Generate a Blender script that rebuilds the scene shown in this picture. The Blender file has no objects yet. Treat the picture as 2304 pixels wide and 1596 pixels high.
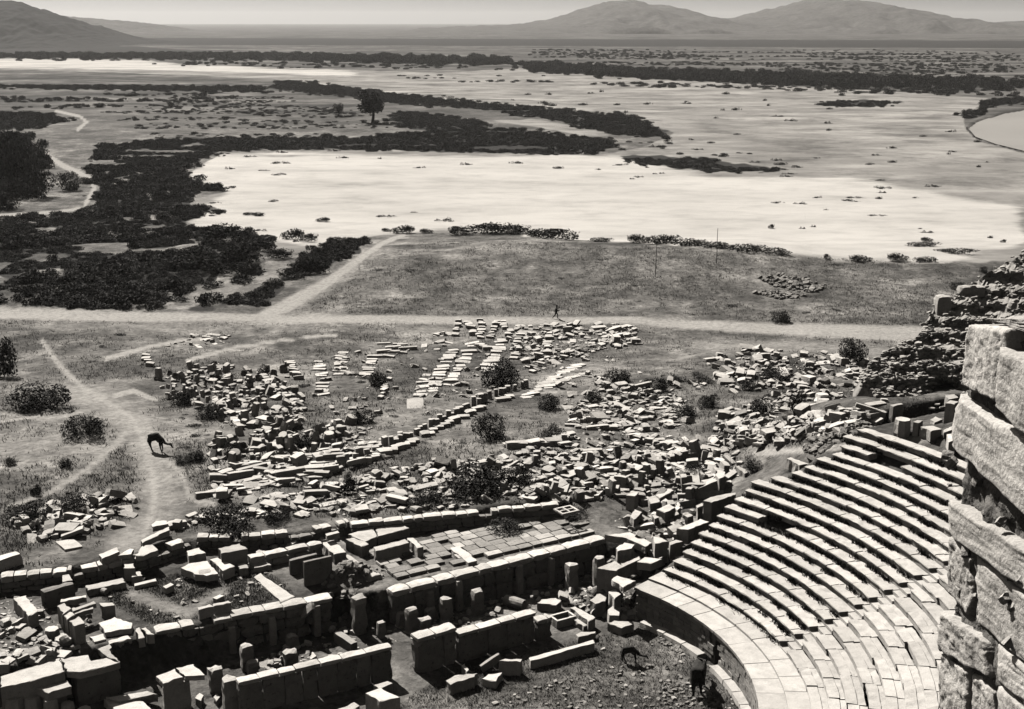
import bpy, bmesh, math, random
import numpy as np
from mathutils import Vector, Matrix, Euler

# ------------------------------------------------------------------ camera, world, sun, exposure
random.seed(7)
rng = np.random.default_rng(7)
scene = bpy.context.scene
col = scene.collection
FPX, CAMH, HOR = 2900.0, 38.0, 47.0            # focal length in plate pixels (plate 2304 x 1596), eye height, horizon row
PITCH = math.atan((798 - HOR) / FPX)
cam = bpy.data.cameras.new('camera')
cam.sensor_width = 36
cam.lens = 36 * FPX / 2304
cam.clip_start, cam.clip_end = 0.5, 60000
camo = bpy.data.objects.new('camera', cam)
camo.location = (0, 0, CAMH)
camo.rotation_euler = (math.pi / 2 - PITCH, 0, 0)
col.objects.link(camo)
scene.camera = camo

SUN_EL, TOSUN = math.radians(47), Vector((-0.57, 0.82, 0)).normalized()
world = bpy.data.worlds.new('World')
scene.world = world
world.use_nodes = True
wn = world.node_tree
sky = wn.nodes.new('ShaderNodeTexSky')
sky.sky_type = 'NISHITA'
sky.sun_disc = False
sky.sun_elevation = SUN_EL
sky.sun_rotation = math.atan2(TOSUN.x, TOSUN.y)
sky.air_density = 0.35
sky.dust_density = 1.0
bw = wn.nodes.new('ShaderNodeRGBToBW')         # the plate is black and white: the sky's luminance, slightly warm
tint = wn.nodes.new('ShaderNodeMix')
tint.data_type = 'RGBA'; tint.blend_type = 'MULTIPLY'
tint.inputs[0].default_value = 1.0
tint.inputs[7].default_value = (1.0, 0.955, 0.905, 1)
bg = wn.nodes['Background']
bg.inputs[1].default_value = 0.05
wn.links.new(sky.outputs[0], bw.inputs[0])
wn.links.new(bw.outputs[0], tint.inputs[6])
wn.links.new(tint.outputs[2], bg.inputs[0])
sl = bpy.data.lights.new('sun', 'SUN')
sl.energy = 5.0
sl.angle = math.radians(0.53)
sl.color = (1.0, 0.975, 0.94)
so = bpy.data.objects.new('sun', sl)
sd = Vector((TOSUN.x * math.cos(SUN_EL), TOSUN.y * math.cos(SUN_EL), math.sin(SUN_EL)))
so.rotation_euler = sd.to_track_quat('Z', 'Y').to_euler()
so.location = (-60, 120, 150)
col.objects.link(so)
vs = scene.view_settings
vs.view_transform = 'Standard'
vs.look = 'None'
vs.exposure = 0.32
vs.gamma = 1.0
vs.use_curve_mapping = False
scene.cycles.use_denoising = True
scene.cycles.max_bounces = 5
scene.cycles.diffuse_bounces = 0
scene.cycles.volume_bounces = 1
scene.cycles.transparent_max_bounces = 6

# ------------------------------------------------------------------ projection between the plate and the place
CP, SP = math.cos(PITCH), math.sin(PITCH)
def up(x, y, z):                                # plate point on the level z -> world X, Y
    u = (np.asarray(x, float) - 1152) / FPX
    v = (798 - np.asarray(y, float)) / FPX
    t = (z - CAMH) / (-SP + v * CP)
    return u * t, (CP + v * SP) * t
def proj(X, Y, Z):                              # world -> plate
    Z = Z - CAMH
    d = Y * CP - Z * SP
    return 1152 + FPX * X / d, 798 - FPX * (Y * SP + Z * CP) / d
q1 = lambda a, b: (a * .3367, 1062.8 + b * .3367)          # detail views of the plate -> plate
q2 = lambda a, b: (484.8 + a * .3367, 1062.8 + b * .3367)
q3 = lambda a, b: (969.7 + a * .3367, 1062.8 + b * .3367)
m1 = lambda a, b: (a * .3367, 531.4 + b * .3367)
m2 = lambda a, b: (766 + a * .3367, 531.4 + b * .3367)
m3 = lambda a, b: (1528.2 + a * .3367, 531.4 + b * .3367)
q5 = lambda a, b: (a * .19361, 1338.2 + b * .19361)        # bottom-left detail
u5 = lambda a, b: (1916.1 + a * .30373, 581.8 + b * .30373)  # right block cluster
w2 = lambda a, b: (1357.6 + a * .21266, 950.3 + b * .21266)  # stones left of the seats
k1 = lambda a, b: (290.9 + a * .19445, 833.9 + b * .19445)   # stones right of the camel

# ------------------------------------------------------------------ terrain
PT = rng.random((256, 256))
def vn(x, y):
    x = np.asarray(x, float); y = np.asarray(y, float)
    xi = np.floor(x).astype(int); yi = np.floor(y).astype(int)
    fx = x - xi; fy = y - yi
    fx = fx * fx * (3 - 2 * fx); fy = fy * fy * (3 - 2 * fy)
    a = PT[xi & 255, yi & 255]; b = PT[(xi + 1) & 255, yi & 255]
    c = PT[xi & 255, (yi + 1) & 255]; d = PT[(xi + 1) & 255, (yi + 1) & 255]
    return (a + (b - a) * fx) * (1 - fy) + (c + (d - c) * fx) * fy
def ss(a, b, x):
    t = np.clip((np.asarray(x, float) - a) / (b - a), 0, 1)
    return t * t * (3 - 2 * t)
ANG = math.radians(30.5)                        # the stage building's axis
ES = np.array([math.cos(ANG), math.sin(ANG)]); ET = np.array([-math.sin(ANG), math.cos(ANG)])
W0 = np.array([-7.1, 69.6])
CEN = np.array([-3.9, 64.7])                    # centre of the orchestra circle
R0, TREAD, RISE, Z0 = 20.0, 0.91, 0.39, 2.8
def st(X, Y):
    a = np.asarray(X, float) - W0[0]; b = np.asarray(Y, float) - W0[1]
    return a * ES[0] + b * ES[1], a * ET[0] + b * ET[1]
def xy(s, t):
    p = W0 + ES * s + ET * t
    return float(p[0]), float(p[1])
def t_hypo(s):
    return np.interp(s, [-40, .6, 1.4, 20, 23.5, 60], [8.2, 8.2, 6.95, 6.95, 1.6, 1.6])
BACKZ = 3.4                                     # level of the land held back by the rough walls behind the stage
BACK = [q1(-300, 735), q1(0, 700), q1(480, 650), q1(900, 572), q1(1280, 440), q2(170, 425), q2(560, 395), q2(905, 340), q2(1250, 312), q2(1890, 246), q2(2300, 210)]
_b = sorted((float(p[0]), float(p[1])) for p in (st(*up(x, y, BACKZ)) for x, y in BACK))
BS = [p[0] for p in _b] + [_b[-1][0] + 8, _b[-1][0] + 16]; BT = [p[1] + .4 for p in _b] + [_b[-1][1] - 2, _b[-1][1] - 5]
def t_back(s):
    return np.interp(s, BS, BT)
def H(X, Y):
    X = np.asarray(X, float); Y = np.asarray(Y, float)
    s, t = st(X, Y)
    land = 3.3 * (1 - ss(98, 156, Y))
    land = land + 3.4 * np.exp(-((X - 22) / 58) ** 2 - ((Y - 203) / 19) ** 2)
    land = land + 1.6 * np.exp(-((X - 33) / 14) ** 2 - ((Y - 138) / 8) ** 2)
    land = land - 1.6 * ss(212, 246, Y)
    und = .55 * (vn(X / 13, Y / 13) - .5) + .28 * (vn(X / 3.7 + 9, Y / 3.7) - .5)
    land = land + und * (1 - ss(225, 260, Y)) * 1.2
    land = land + .5 * (vn(X / 40, Y / 25) - .5) * ss(300, 420, Y) * (1 - ss(3000, 5000, Y))
    rise = (5.6 + 1.6 * ss(36, 44, s)) * ss(24, 41, s) * np.exp(-(np.maximum(t - 2, 0) / (6.0 + 7 * ss(34, 44, s))) ** 2)
    court = 2.25 + .1 * (vn(X / 2, Y / 2) - .5)
    tb = t_back(s); th = t_hypo(s)
    wb = .35 + 5 * ss(BS[-3] - 3, BS[-3] + 4, s)
    kb = ss(tb - wb, tb + wb, t)
    z = court * (1 - kb) + (land) * kb
    z = z + rise
    wid = np.where(s > 20, 1.2, .3)
    kh = ss(th - wid, th + wid, t)
    low = .08 * (vn(X / 1.5, Y / 1.5) - .5)
    z = low * (1 - kh) + z * kh
    r = np.hypot(X - CEN[0], Y - CEN[1])
    cav = Z0 + (r - R0) * RISE / TREAD - 1.0
    inc = ss(18.1, 19.4, r) * (1 - ss(.5, 1.5, t)) * ss(-2, 2, s)
    return z * (1 - inc) + np.minimum(np.minimum(cav, 24), 9.3 + 16 * ss(0, -26, t)) * inc
def G(x, y):                                    # plate point -> point on the terrain
    z = 1.5
    for _ in range(16):
        X, Y = up(x, y, z)
        z = .4 * z + .6 * float(H(X, Y))
    return float(X), float(Y), float(H(X, Y))

# ------------------------------------------------------------------ scene helpers
def tag(o, label=None, cat=None, group=None, kind=None):
    if label: o['label'] = label
    if cat: o['category'] = cat
    if group: o['group'] = group
    if kind: o['kind'] = kind
    return o
def mesh_of(name, V, F, mat=None, smooth=False):
    me = bpy.data.meshes.new(name)
    me.from_pydata([tuple(v) for v in V], [], F)
    if smooth: me.shade_smooth()
    if mat: me.materials.append(mat)
    me.update()
    return me
def mesh_np(name, V, F, mat=None, smooth=False):   # V (n,3); F (m,k) numpy, fast
    me = bpy.data.meshes.new(name)
    n, m, k = len(V), len(F), F.shape[1]
    me.vertices.add(n); me.vertices.foreach_set('co', np.asarray(V, np.float32).ravel())
    me.loops.add(m * k); me.loops.foreach_set('vertex_index', np.asarray(F, np.int32).ravel())
    me.polygons.add(m); me.polygons.foreach_set('loop_start', np.arange(0, m * k, k, dtype=np.int32))
    me.update(calc_edges=True); me.validate()
    me.shade_smooth() if smooth else me.shade_flat()
    if mat: me.materials.append(mat)
    return me
def link(name, me, parent=None, loc=(0, 0, 0), rz=0.0, rot=None, scale=None):
    o = bpy.data.objects.new(name, me)
    o.location = loc
    o.rotation_euler = rot if rot is not None else (0, 0, rz)
    if scale is not None: o.scale = scale
    o.parent = parent
    col.objects.link(o)
    return o
def empty(name, loc, rz=0.0):
    o = bpy.data.objects.new(name, None)
    o.location = loc; o.rotation_euler = (0, 0, rz); o.empty_display_size = .2
    col.objects.link(o)
    return o

# ------------------------------------------------------------------ materials
def g(v, t=1.0):                                # a grey of the plate's tone; t = warmth
    return (v, v * (1 - .055 * t), v * (1 - .13 * t), 1)
class Mat:
    def __init__(s, name, rough=.95):
        s.m = bpy.data.materials.new(name); s.m.use_nodes = True
        s.t = s.m.node_tree; s.b = s.t.nodes['Principled BSDF']
        s.b.inputs['Roughness'].default_value = rough
        s.b.inputs['Specular IOR Level'].default_value = .15
    def n(s, kind, **kw):
        x = s.t.nodes.new(kind)
        for k, v in kw.items():
            if hasattr(x, k): setattr(x, k, v)
            else: x.inputs[k].default_value = v
        return x
    def l(s, a, b): s.t.links.new(a, b)
    def coords(s, obj=True):
        if not obj:
            return s.n('ShaderNodeNewGeometry').outputs['Position']
        tc = s.n('ShaderNodeTexCoord'); oi = s.n('ShaderNodeObjectInfo')
        mul = s.n('ShaderNodeMath', operation='MULTIPLY'); mul.inputs[1].default_value = 57.0
        s.l(oi.outputs['Random'], mul.inputs[0])
        add = s.n('ShaderNodeVectorMath', operation='ADD')
        ge = s.n('ShaderNodeNewGeometry')
        s.l(ge.outputs['Position'], add.inputs[0]); s.l(mul.outputs[0], add.inputs[1])
        return add.outputs[0]
    def noise(s, vec, scale, detail=4, rough=.6):
        x = s.n('ShaderNodeTexNoise'); x.inputs['Scale'].default_value = scale
        x.inputs['Detail'].default_value = detail; x.inputs['Roughness'].default_value = rough
        s.l(vec, x.inputs['Vector']); return x.outputs['Fac']
    def ramp(s, fac, stops, interp='LINEAR'):
        r = s.n('ShaderNodeValToRGB'); r.color_ramp.interpolation = interp
        e = r.color_ramp.elements
        while len(e) < len(stops): e.new(.5)
        for el, (p, c) in zip(e, stops): el.position = p; el.color = c if isinstance(c, tuple) else g(c)
        s.l(fac, r.inputs[0]); return r.outputs[0]
    def mix(s, fac, a, b, mode='MIX'):
        x = s.n('ShaderNodeMix', data_type='RGBA', blend_type=mode)
        for v, i in ((fac, 0), (a, 6), (b, 7)):
            if hasattr(v, 'links') or hasattr(v, 'is_linked'): s.l(v, x.inputs[i])
            else: x.inputs[i].default_value = v
        return x.outputs[2]
    def math(s, op, a, b=0.0):
        x = s.n('ShaderNodeMath', operation=op)
        for v, i in ((a, 0), (b, 1)):
            if hasattr(v, 'is_linked'): s.l(v, x.inputs[i])
            else: x.inputs[i].default_value = v
        return x.outputs[0]
    def attr(s, name):
        x = s.n('ShaderNodeAttribute'); x.attribute_name = name; return x.outputs['Fac']
    def bump(s, fac, strength=.5, dist=.05):
        b = s.n('ShaderNodeBump'); b.inputs['Strength'].default_value = strength
        b.inputs['Distance'].default_value = dist
        s.l(fac, b.inputs['Height']); s.l(b.outputs[0], s.b.inputs['Normal'])
    def out(s, c): s.l(c, s.b.inputs['Base Color']); return s.m

def stone_mat(name, base, dark, spot=.5, bdist=.05, bscale=6.0, vary=.22):
    M = Mat(name)
    v = M.coords()
    a = M.noise(v, 1.3, 5, .65)
    c = M.ramp(a, [(.30, base * .78), (.52, base), (.75, base * 1.12)])
    b = M.noise(v, 4.5, 6, .7)
    k = M.ramp(b, [(spot, (0, 0, 0, 1)), (spot + .14, (1, 1, 1, 1))])
    c = M.mix(k, c, g(dark))
    f = M.noise(v, 22, 3, .6)
    c = M.mix(.5, c, M.ramp(f, [(.3, (.6, .6, .6, 1)), (.7, (1.25, 1.25, 1.25, 1))]), 'MULTIPLY')
    oi = M.n('ShaderNodeObjectInfo')
    ge_ = M.n('ShaderNodeNewGeometry')
    r = M.ramp(M.math('FRACT', M.math('ADD', oi.outputs['Random'], ge_.outputs['Random Per Island'])), [(0, (1 - vary,) * 3 + (1,)), (1, (1 + vary * .5,) * 3 + (1,))])
    c = M.mix(1.0, c, r, 'MULTIPLY')
    h = M.noise(v, bscale, 6, .65)
    M.bump(h, .8, bdist)
    return M.out(c)
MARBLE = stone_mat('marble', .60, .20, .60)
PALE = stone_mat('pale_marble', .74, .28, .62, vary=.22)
GREY_AND_SHADED = stone_mat('grey_and_shaded_stone', .40, .12, .56)  # grey weathered stone; also holds the shade painted into the stage wall faces
SEAT = stone_mat('seat_marble', .66, .30, .64, .03, 8, .14)
ROUGH = stone_mat('pitted_limestone', .62, .13, .575, .07, 9.0, .18)
RUBBLE = stone_mat('rubble_core', .20, .06, .52, .15, 2.5, .1)
VAULT = stone_mat('vault_core', .42, .14, .58, .15, 2.5, .1)
RUBST = stone_mat('rubble_stone', .36, .10, .58, .04, 6, .3)

def plain(name, v, v2, scale, bd=.02, rough=.95):
    M = Mat(name, rough)
    c = M.ramp(M.noise(M.coords(), scale, 4), [(.3, v), (.7, v2)])
    M.bump(M.noise(M.coords(), scale * 4, 3), .5, bd)
    return M.out(c)
HIDE = plain('animal_hide', .03, .08, 9)
CLOTH = plain('dark_cloth', .018, .04, 14)
SKIN = plain('skin', .10, .14, 20)
WOOD = plain('weathered_wood', .05, .10, 12)
BARK = plain('bark', .04, .08, 10)
def leaf_mat(name, a, b):
    M = Mat(name, .85)
    oi = M.n('ShaderNodeObjectInfo')
    ge = M.n('ShaderNodeNewGeometry')
    c = M.ramp(M.math('FRACT', M.math('ADD', ge.outputs['Random Per Island'], oi.outputs['Random'])), [(0, a), (.7, (a + b) / 2), (1, b)])
    return M.out(c)
LEAF = leaf_mat('scrub_leaf', .025, .095)
WEED = leaf_mat('weed_leaf', .025, .06)
DRY = leaf_mat('dry_grass_blade', .10, .26)

# ground: the sheet's own soils, by attribute (sand, path, dark soil, plain fields)
def ground_mat():
    M = Mat('ground_soil', 1.0)
    P = M.coords(False)
    n1 = M.noise(P, .28, 6, .66); n2 = M.noise(P, 1.9, 5, .7); n3 = M.noise(P, .06, 5, .6)
    grass = M.ramp(n1, [(.30, .07), (.48, .13), (.62, .22), (.75, .32)])
    grass = M.mix(.75, grass, M.ramp(n2, [(.28, (.35,) * 3 + (1,)), (.72, (1.75,) * 3 + (1,))]), 'MULTIPLY')
    grass = M.mix(.8, grass, M.ramp(n3, [(.36, (.48,) * 3 + (1,)), (.50, (1.05,) * 3 + (1,)), (.64, (2.0,) * 3 + (1,))]), 'MULTIPLY')
    tuft = M.ramp(M.noise(P, .75, 4, .7), [(.56, (0, 0, 0, 1)), (.68, (1, 1, 1, 1))])
    grass = M.mix(tuft, grass, g(.04))
    mp = M.n('ShaderNodeMapping'); mp.inputs['Scale'].default_value = (.018, .036, .05); M.l(P, mp.inputs[0])
    st1 = M.noise(mp.outputs[0], 1.0, 14, .68)
    mp2 = M.n('ShaderNodeMapping'); mp2.inputs['Scale'].default_value = (.10, .16, .1); M.l(P, mp2.inputs[0])
    st2 = M.noise(mp2.outputs[0], 1.0, 12, .72)
    sand = M.ramp(st1, [(.25, .36), (.45, .52), (.6, .60)])
    greysand = M.mix(.75, M.ramp(st1, [(.28, .16), (.50, .28), (.70, .48)]), M.ramp(M.noise(P, .035, 12, .75), [(.36, (.35,) * 3 + (1,)), (.5, (1.0,) * 3 + (1,)), (.68, (1.35,) * 3 + (1,))]), 'MULTIPLY')
    wm = M.n('ShaderNodeMapRange', interpolation_type='SMOOTHSTEP'); wm.inputs[1].default_value = .30; wm.inputs[2].default_value = .78
    M.l(M.math('ADD', M.attr('white'), M.math('MULTIPLY', M.math('SUBTRACT', st1, .5), 2.4)), wm.inputs[0])
    sand = M.mix(wm.outputs[0], greysand, sand)
    sand = M.mix(.35, sand, M.ramp(st2, [(.30, (.40,) * 3 + (1,)), (.50, (1.0,) * 3 + (1,)), (.72, (1.2,) * 3 + (1,))]), 'MULTIPLY')
    path = M.ramp(n2, [(.25, .22), (.55, .42), (.8, .52)])
    soil = M.ramp(n2, [(.3, .02), (.7, .055)])
    mp3 = M.n('ShaderNodeMapping'); mp3.inputs['Scale'].default_value = (.008, .02, .02); M.l(P, mp3.inputs[0])
    fld = M.noise(mp3.outputs[0], 1.0, 14, .72)
    far = M.ramp(fld, [(.36, .035), (.48, .10), (.62, .24)])
    speck = M.ramp(M.noise(P, .05, 6, .75), [(.42, (.35,) * 3 + (1,)), (.60, (1.2,) * 3 + (1,))])
    far = M.mix(.7, far, speck, 'MULTIPLY')
    def soft(a, wob, lo, hi):
        w = M.math('MULTIPLY', M.math('SUBTRACT', wob, .5), .9)
        x = M.n('ShaderNodeMapRange', interpolation_type='SMOOTHSTEP')
        x.inputs[1].default_value = lo; x.inputs[2].default_value = hi
        M.l(M.math('ADD', a, w), x.inputs[0])
        return x.outputs[0]
    c = M.mix(M.attr('plain'), grass, far)
    c = M.mix(soft(M.attr('dark'), n3, .4, .6), c, soil)
    c = M.mix(soft(M.attr('sand'), st2, .35, .65), c, sand)
    c = M.mix(soft(M.attr('path'), M.noise(P, .5, 6, .7), .05, .95), c, path)
    M.bump(n2, .9, .22)
    return M.out(c)
GROUND = ground_mat()

# ------------------------------------------------------------------ outlines on the plate: sand, soils, paths
SAND = [(415, 395), (500, 345), (800, 338), (1000, 342), (1350, 350), (1450, 330), (1520, 300), (1400, 262), (1250, 250), (1000, 225), (870, 208), (620, 178),
        (300, 165), (0, 156), (-200, 152), (-200, 132), (300, 133), (420, 145), (800, 158), (1000, 165), (1180, 152), (1400, 170), (1700, 190), (1900, 200), (2100, 212),
        (2230, 222), (2165, 262), (2172, 290), (2200, 318), (2330, 352), (2700, 430), (2700, 590), (2304, 588), (2100, 590), (1900, 590), (1780, 573), (1400, 545), (1000, 524), (850, 530),
        (700, 560), (640, 575), (600, 540), (420, 505), (390, 500), (500, 470), (420, 450), (520, 430), (440, 405)]
SAND2 = [(1095, 272), (1200, 268), (1300, 285), (1390, 308), (1330, 308), (1200, 285)]
WHITE = [(415, 395), (500, 345), (1350, 352), (1600, 395), (1900, 400), (2100, 430), (2304, 470), (2304, 560), (2100, 590), (1780, 573), (1400, 545), (1000, 524), (700, 560), (390, 500), (520, 430)]
WHITE2 = [(-200, 132), (300, 134), (420, 147), (800, 160), (800, 172), (420, 160), (-200, 148)]
DARK = [
    [(-420, 480), (120, 490), (210, 470), (215, 420), (200, 380), (240, 330), (330, 315), (470, 308), (540, 335), (480, 350), (430, 385), (410, 400), (440, 410), (520, 425), (440, 440), (420, 460), (500, 475),
     (400, 500), (420, 515), (540, 512), (600, 540), (560, 590), (640, 650), (585, 703), (250, 698), (-100, 680), (-420, 668)],
    [(460, 312), (800, 310), (1000, 295), (1100, 285), (1200, 295), (1390, 318), (1370, 340), (1300, 347), (1000, 342), (700, 335), (500, 340)],
    [(600, 180), (700, 185), (880, 212), (1100, 235), (1300, 252), (1420, 262), (1500, 298), (1490, 312), (1420, 308), (1350, 295), (1250, 270), (1100, 247), (900, 235), (760, 215), (620, 200)],
    [(880, 248), (1000, 262), (1090, 275), (1110, 292), (1000, 300), (880, 285)],
    [(-50, 190), (600, 199), (600, 208), (-50, 197)],
    [(-50, 250), (100, 250), (150, 270), (60, 292), (-50, 292)],
    [(-50, 300), (60, 300), (90, 380), (60, 440), (-50, 450)],
    [(1380, 348), (1500, 350), (1650, 365), (1800, 385), (1600, 388), (1450, 370)],
    [(1150, 140), (1500, 160), (2400, 187), (2400, 202), (1900, 197), (1500, 180), (1200, 162)],
    [(-100, 126), (500, 120), (1150, 134), (1150, 148), (500, 134), (-100, 131)],
    [(2160, 262), (2230, 226), (2400, 208), (2400, 224), (2230, 240), (2185, 272)],
    [(1840, 230), (1960, 224), (2040, 232), (1960, 240), (1850, 238)],
    [(1020, 527), (1180, 521), (1180, 530), (1020, 533)],
    [(620, 630), (740, 545), (830, 535), (830, 548), (740, 600), (660, 632)],
]
FARDARK = [[(-100, 84), (2500, 92), (2500, 110), (1150, 104), (-100, 100)], [(-100, 100), (300, 104), (500, 118), (-100, 128)]]
PATHS = [  # (x, y, half width) on the plate
    (1.0, [(-500, 690, 15), (-60, 702, 13), (150, 709, 13), (300, 713, 11), (600, 717, 9), (850, 719, 8), (1152, 721, 8), (1400, 721, 8), (1700, 738, 12), (1900, 746, 15), (2150, 752, 16)]),
    (1.0, [(590, 714, 12), (660, 680, 15), (730, 640, 11), (800, 590, 7), (860, 548, 5), (910, 528, 4)]),
    (.85, [(95, 768, 7), (130, 818, 8), (180, 868, 10), (240, 903, 16), (300, 945, 13), (322, 990, 12), (338, 1040, 16), (350, 1100, 20), (342, 1160, 17), (325, 1205, 9)]),
    (1.0, [(260, 890, 7), (300, 880, 6), (350, 900, 4)]),
    (1.0, [(240, 808, 5), (330, 782, 4), (400, 768, 4), (470, 765, 3)]),
    (1.0, [(420, 812, 4), (520, 785, 4), (640, 765, 3), (760, 755, 3)]),
    (1.0, [(0, 950, 3), (80, 938, 3), (130, 930, 3)]),
    (1.0, [(55, 305, 4), (90, 340, 6), (140, 372, 6), (205, 402, 6), (212, 425, 4), (192, 460, 5)]),
    (1.0, [(125, 250, 3), (180, 262, 3), (195, 275, 3), (175, 292, 4)]),
    (1.0, [(180, 470, 4), (120, 478, 3), (30, 484, 4), (-40, 490, 5), (-300, 480, 5)]),
    (1.0, [(2100, 985, 8), (1850, 1010, 7), (1700, 1020, 7)]),
    (.7, [(300, 945, 12), (262, 1000, 12), (205, 1050, 10), (110, 1110, 8), (20, 1140, 6)]), (.7, [(330, 1000, 10), (400, 1060, 12), (430, 1120, 14), (480, 1135, 9)]), (.6, [(0, 930, 6), (100, 945, 8), (200, 925, 9)]),
    (.62, [(150, 880, 25), (240, 905, 55), (320, 960, 50), (350, 1050, 62), (365, 1110, 75), (345, 1170, 50), (260, 1230, 40)]),
    (.45, [(0, 1010, 40), (120, 990, 45), (230, 1010, 40)]), (.5, [(620, 700, 22), (700, 665, 30), (790, 610, 18)]), (.4, [(90, 735, 22), (330, 740, 20), (560, 745, 16)]), (.45, [(900, 745, 14), (1100, 735, 14)]),
    (.45, [(440, 665, 22), (560, 650, 22), (640, 600, 20)]), (.5, [(1560, 780, 14), (1800, 775, 16), (2000, 790, 16)]), (.5, [(300, 1340, 26), (420, 1380, 26), (500, 1330, 22)]), (.4, [(1380, 955, 10), (1560, 985, 12), (1800, 1015, 12)]),
]
def inpoly(x, y, poly):
    p = np.asarray(poly, float); r = np.zeros(np.shape(x), bool); j = len(p) - 1
    for i in range(len(p)):
        yi, yj = p[i, 1], p[j, 1]
        if yi != yj:
            r ^= ((yi > y) != (yj > y)) & (x < (p[j, 0] - p[i, 0]) * (y - yi) / (yj - yi) + p[i, 0])
        j = i
    return r
def fray(x, y):
    return x + 44 * (vn(x / 17, y / 7) - .5) + 22 * (vn(x / 6 + 40, y / 2.5) - .5), y + 7 * (vn(x / 15 + 9, y / 6) - .5) + 4 * (vn(x / 5, y / 2 + 30) - .5)
def pathval(x, y):
    best = np.zeros(np.shape(x))
    for amp, pl in PATHS:
        for (ax, ay, aw), (bx, by, bw_) in zip(pl[:-1], pl[1:]):
            dx, dy = bx - ax, by - ay
            t = np.clip(((x - ax) * dx + (y - ay) * dy) / (dx * dx + dy * dy), 0, 1)
            d = np.hypot(x - ax - t * dx, y - ay - t * dy); w = aw + (bw_ - aw) * t
            best = np.maximum(best, amp * (1 - ss(.5 if amp == 1 else 0, 1.5, d / w)))
    return best

# ------------------------------------------------------------------ the ground sheet (finer near by), split into soil, sand bed, path
def build_ground():
    ys = list(np.arange(6.0, 40.0, 1.0)) + [40.0]
    while ys[-1] < 128: ys.append(ys[-1] + .30)
    while ys[-1] < 15000: ys.append(ys[-1] * 1.0105)
    ys = np.array(ys); us = np.linspace(-.60, .60, 560)
    Yg = np.repeat(ys[:, None], len(us), 1); Xg = us[None, :] * (Yg + 18)
    Zg = H(Xg, Yg)
    # the river's bed lies a little lower than its bank
    px, py = proj(Xg, Yg, Zg)
    river = inpoly(px, py, RIVER)
    Zg = np.where(river, Zg - 1.6, Zg)
    fx, fy = fray(px, py)
    sand = (inpoly(px, py, SAND) | inpoly(px, py, SAND2)).astype(float)
    white = (inpoly(px, py, WHITE) | inpoly(px, py, WHITE2)).astype(float)
    dark = np.zeros_like(sand)
    for i, d in enumerate(DARK): dark = np.maximum(dark, inpoly(fx, fy, d) * (1.0 if i else (vn(Xg / 7, Yg / 7) > .36)))
    fd = np.zeros_like(sand)
    for d in FARDARK: fd = np.maximum(fd, inpoly(px, py, d) * 1.0)
    def blur(a, n):
        for _ in range(n):
            a = (np.roll(a, 1, 0) + np.roll(a, -1, 0) + 2 * a) / 4
            a = (np.roll(a, 1, 1) + np.roll(a, -1, 1) + 2 * a) / 4
        return a
    sand = blur(sand * (1 - .98 * (dark > .5)), 2); white = blur(white, 14)
    dark = blur(np.maximum(dark, fd * .75), 2)
    path = pathval(px, py)
    pl = ss(330, 700, Yg) * 1.0
    n, m = len(ys), len(us)
    idx = np.arange(n * m).reshape(n, m)
    F = np.stack([idx[:-1, :-1], idx[:-1, 1:], idx[1:, 1:], idx[1:, :-1]], -1).reshape(-1, 4)
    V = np.stack([Xg, Yg, Zg], -1).reshape(-1, 3)
    A = {'sand': sand, 'white': white, 'dark': dark, 'path': path, 'plain': pl}
    fs = sand.ravel()[F].mean(1) > .5; fp = (path.ravel()[F].mean(1) > .5) & ~fs
    for nm, sel in (('ground', ~fs & ~fp), ('sand_flat', fs), ('path', fp)):
        f = F[sel]; used, inv = np.unique(f, return_inverse=True)
        me = mesh_np(nm, V[used], inv.reshape(-1, 4), GROUND, True)
        for k, v in A.items():
            at = me.attributes.new(k, 'FLOAT', 'POINT'); at.data.foreach_set('value', v.ravel()[used].astype(np.float32))
        o = link(nm, me); o['kind'] = 'structure'
RIVER = [(2330, 240), (2260, 254), (2200, 272), (2178, 288), (2195, 308), (2240, 324), (2330, 346), (2700, 400), (2700, 200)]
build_ground()

def build_river():
    M = Mat('river_water', .35)
    c = M.ramp(M.noise(M.coords(False), .02, 4), [(.3, .34), (.7, .42)])
    M.bump(M.noise(M.coords(False), .8, 3), .4, .05)
    m = M.out(c)
    pts = [up(x, y, -2.2) for x, y in RIVER]
    V = [(float(a), float(b), -2.2) for a, b in pts]
    o = link('river', mesh_of('river', V, [tuple(range(len(V)))], m)); o['kind'] = 'structure'
build_river()

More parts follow.
